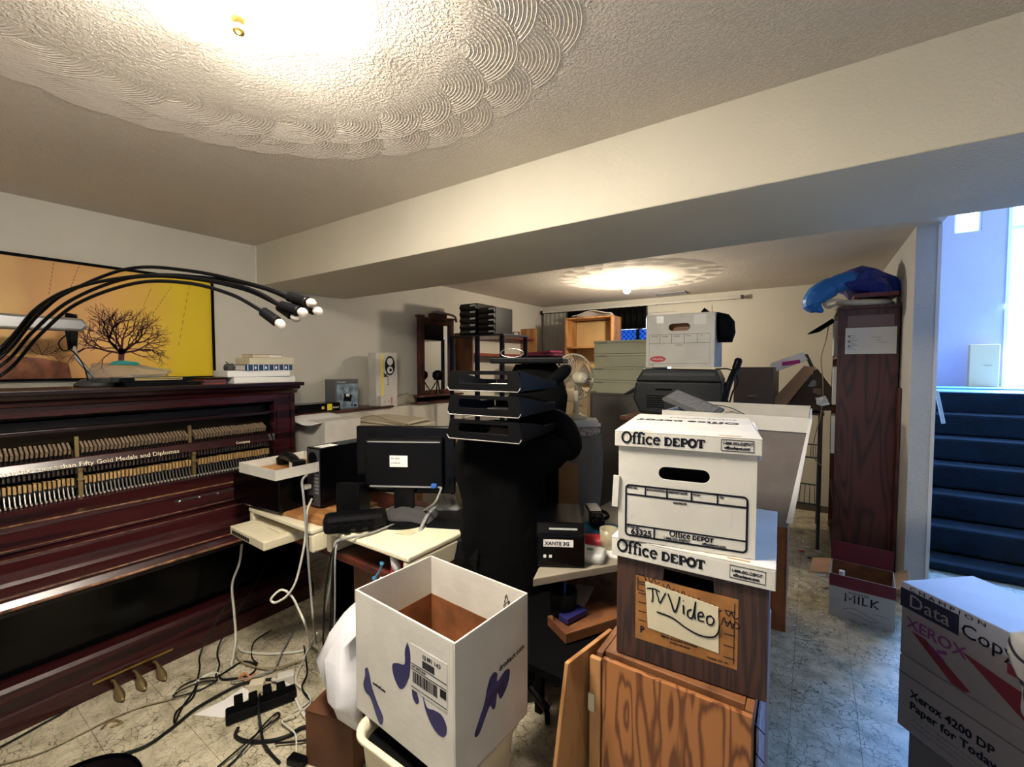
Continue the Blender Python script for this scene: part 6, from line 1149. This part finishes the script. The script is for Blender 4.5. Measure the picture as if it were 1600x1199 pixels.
for k, (p_, s_, m_, lb_) in enumerate((((3.187,2.496,0.002), .04, RED, 'small red card on the floor before the bookcase'), ((3.237,2.392,0.002), .03, BLK, 'small black card on the floor before the bookcase'), ((3.294,2.569,0.002), .05, WHT2, 'white paper scrap on the floor at the bookcase foot'), ((3.227,2.611,0.002), .035, WHT2, 'white paper scrap on the floor left of the bookcase'), ((3.316,2.104,0.002), .035, WHT2, 'white paper scrap on the floor beside the milk carton'), ((3.330,1.903,0.002), .03, mat('brown scrap', (.2, .12, .08), .8), 'brown scrap on the floor beside the milk carton'), ((3.160,2.955,0.002), .06, GRY, 'grey scrap in the dark behind the open passage'), ((3.261,3.096,0.002), .05, WHT2, 'pale scrap in the dark under the wire shelving'))):
    one('floor_scrap', lb_, 'scrap', M().box((0, 0, .002), (s_, s_*.7, .0025), rz=k*.8).box((s_*.3, s_*.1, .006), (s_*.5, s_*.4, .002), rz=k, ry=.3), m_, p_)
rnd = random.Random(5); cr_ = M()
for k in range(70):
    x = rnd.uniform(3.15, 3.36) if k % 3 else rnd.uniform(2.98, 3.36); y = rnd.uniform(1.3, 3.2) if k % 3 else rnd.uniform(2.2, 3.3); cr_.box((x, y, .003), (rnd.uniform(.006, .02), rnd.uniform(.005, .014), .004), rz=rnd.uniform(0, 3))
one('floor_crumbs', 'scattered paper crumbs on the floor before the bookcase', 'crumbs', cr_, WHT2, kind='stuff')
# ============================================================ PAPER CARTONS, BOTTOM RIGHT
rx_ = math.radians(-48); A_ = (3.502, .437)
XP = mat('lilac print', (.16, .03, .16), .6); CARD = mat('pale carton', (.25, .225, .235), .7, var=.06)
def pcarton(label, dz0, h_, inset, m_=CARD):
    w_, d_ = .46, .285
    t = T('paper_carton', label, 'box', fl((A_[0], A_[1], dz0), rx_, w_, d_), rx_+inset, 'printer paper cartons'); 
    part('carton', M().bb(-w_/2, w_/2, -d_/2, d_/2, 0, h_), m_, t, .003); return t
t = pcarton('topmost paper carton with a navy title bar, bottom right of the picture', .4515, .25, 0)
F = -.1425
lid_m = M().bb(-.232, .232, -.1445, .1445, .18, .2525)
part('carton_lid', lid_m, mat('daylit carton lid', (.33, .34, .40), .65, var=.08), t, .003)  # blue daylight falling on the top is put into this paler tint
nb = part('navy_bar', M().bb(-.232, -.055, F-.0030, F-.0021, .168, .232), mat('dark navy ink', (.006, .008, .03), .6), t)
txt('Data', .062, CARD, nb, (-.205, F-.0032, .180), shear=0, sx=1.05); txt('Copy', .058, INK, t, (-.050, F-.0024, .176), sx=1.05)
txt('C H A M P I O N', .018, INK, t, (-.205, F-.0024, .2345), bold=.0003, sx=1.7)
txt('XEROX', .050, XP, t, (-.21, F-.0006, .105), bold=.0005, sx=1.05)
g = M().prism([(-.205, .085), (-.150, .085), (-.07, -.0), (-.02, .0), (-.06, .0), (-.11, .0)], 'y', F-.0008, F)
part('red_x', M().prism([(-.195, .098), (-.15, .096), (-.02, .014), (-.035, .004), (-.07, .006)], 'y', F-.0008, F).prism([(-.05, .125), (.12, .10), (.14, .03), (.12, .02)], 'y', F-.0008, F).bb(.065, .115, F-.0008, F, .135, .165), MARO, t)
part('grey_x_dots', M().box((-.115, F-.0004, .07), (.05, .0008, .012), ry=.5).box((-.10, F-.0004, .085), (.03, .0008, .01), ry=-.4), XP, t)
t2 = pcarton('middle paper carton with black printing, bottom right of the picture', .2005, .25, .02)
txt('Xerox 4200 DP', .036, INK, t2, (-.19, F-.0006, .125), bold=.0008); txt('Paper for Today', .036, INK, t2, (-.19, F-.0006, .085), bold=.0008)
for k in range(3): txt('Papier pour photocopie et impression', .014, GRY, t2, (-.18, F-.0006, .062-.017*k))
part('carton_seam', M().bb(-.23, .23, F-.001, F-.0003, .19, .193), DGR, t2)
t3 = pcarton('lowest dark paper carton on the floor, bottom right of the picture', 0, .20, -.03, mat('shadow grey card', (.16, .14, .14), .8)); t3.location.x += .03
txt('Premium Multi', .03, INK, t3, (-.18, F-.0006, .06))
Cx, Cy = fl((A_[0], A_[1]), rx_, .46, .285)[:2] if False else fl((A_[0], A_[1], 0), rx_, .46, .285)[:2]
def l2w(x, y, z): a, b = R2(x, y, rx_); return (Cx+a, Cy+b, z)
def shirt(u, v):
    x = .085+.145*u+.02*math.sin(7*v); 
    s_ = v*1.5
    if s_ < .75: return l2w(x, .12-.27*s_/.75, .7085+.012*math.sin(9*u+4*s_)+.006)
    q = (s_-.75)/.75; return l2w(x+.02*math.sin(6*u+3*q), -.158-.012*math.sin(8*u+5*q), .712-.16*q-.05*math.sin(PI*u)*q)
strp = bpy.data.materials.new('striped cloth'); strp.use_nodes = True; nt = strp.node_tree; g_ = nt.nodes.new('ShaderNodeNewGeometry'); mp_ = nt.nodes.new('ShaderNodeMapping'); mp_.inputs['Rotation'].default_value = (0, .9, .8); wv_ = nt.nodes.new('ShaderNodeTexWave'); wv_.inputs['Scale'].default_value = 7; wv_.inputs['Distortion'].default_value = 0
rp_ = nt.nodes.new('ShaderNodeValToRGB'); rp_.color_ramp.elements[0].position = .06; rp_.color_ramp.elements[0].color = (.03, .03, .05, 1); rp_.color_ramp.elements[1].position = .12; rp_.color_ramp.elements[1].color = (.55, .54, .50, 1)
nt.links.new(g_.outputs['Position'], mp_.inputs[0]); nt.links.new(mp_.outputs[0], wv_.inputs['Vector']); nt.links.new(wv_.outputs['Fac'], rp_.inputs[0]); nt.links.new(rp_.outputs[0], nt.nodes['Principled BSDF'].inputs['Base Color']); nt.nodes['Principled BSDF'].inputs['Roughness'].default_value = .9
one('striped_shirt', 'striped shirt draped over the topmost paper carton', 'shirt', M().sheet(shirt, 24, 30, .004), strp, smooth=True)
one('white_sheet', 'white sheet of paper propped on the topmost paper carton', 'paper', M().add([l2w(.05, .08, .735), l2w(.20, .02, .73), l2w(.24, .12, .80), l2w(.09, .20, .80), l2w(.05, .08, .732), l2w(.20, .02, .727), l2w(.24, .12, .797), l2w(.09, .20, .797)], [(0, 1, 2, 3), (7, 6, 5, 4), (0, 4, 5, 1), (1, 5, 6, 2), (2, 6, 7, 3), (3, 7, 4, 0)]), WHT2)
t = T('tan_suitcase', 'tan flat case standing on the stair landing by the front door', 'case', (4.83, 5.62, 1.206), 0)
part('case', M().bb(-.12, .12, -.04, .04, 0, .48), mat('tan vinyl', (.70, .42, .18), .6), t, .006); part('catch', M().bb(-.0, .06, -.044, -.0405, .24, .246), BRSD, t)
one('landing_mat', 'pale blue mat lying on the stair landing', 'mat', M().bb(-.35, .35, -.2, .2, 0, .012), mat('pale blue mat', (.12, .35, .55), .8), (4.6, 4.9, 1.206))
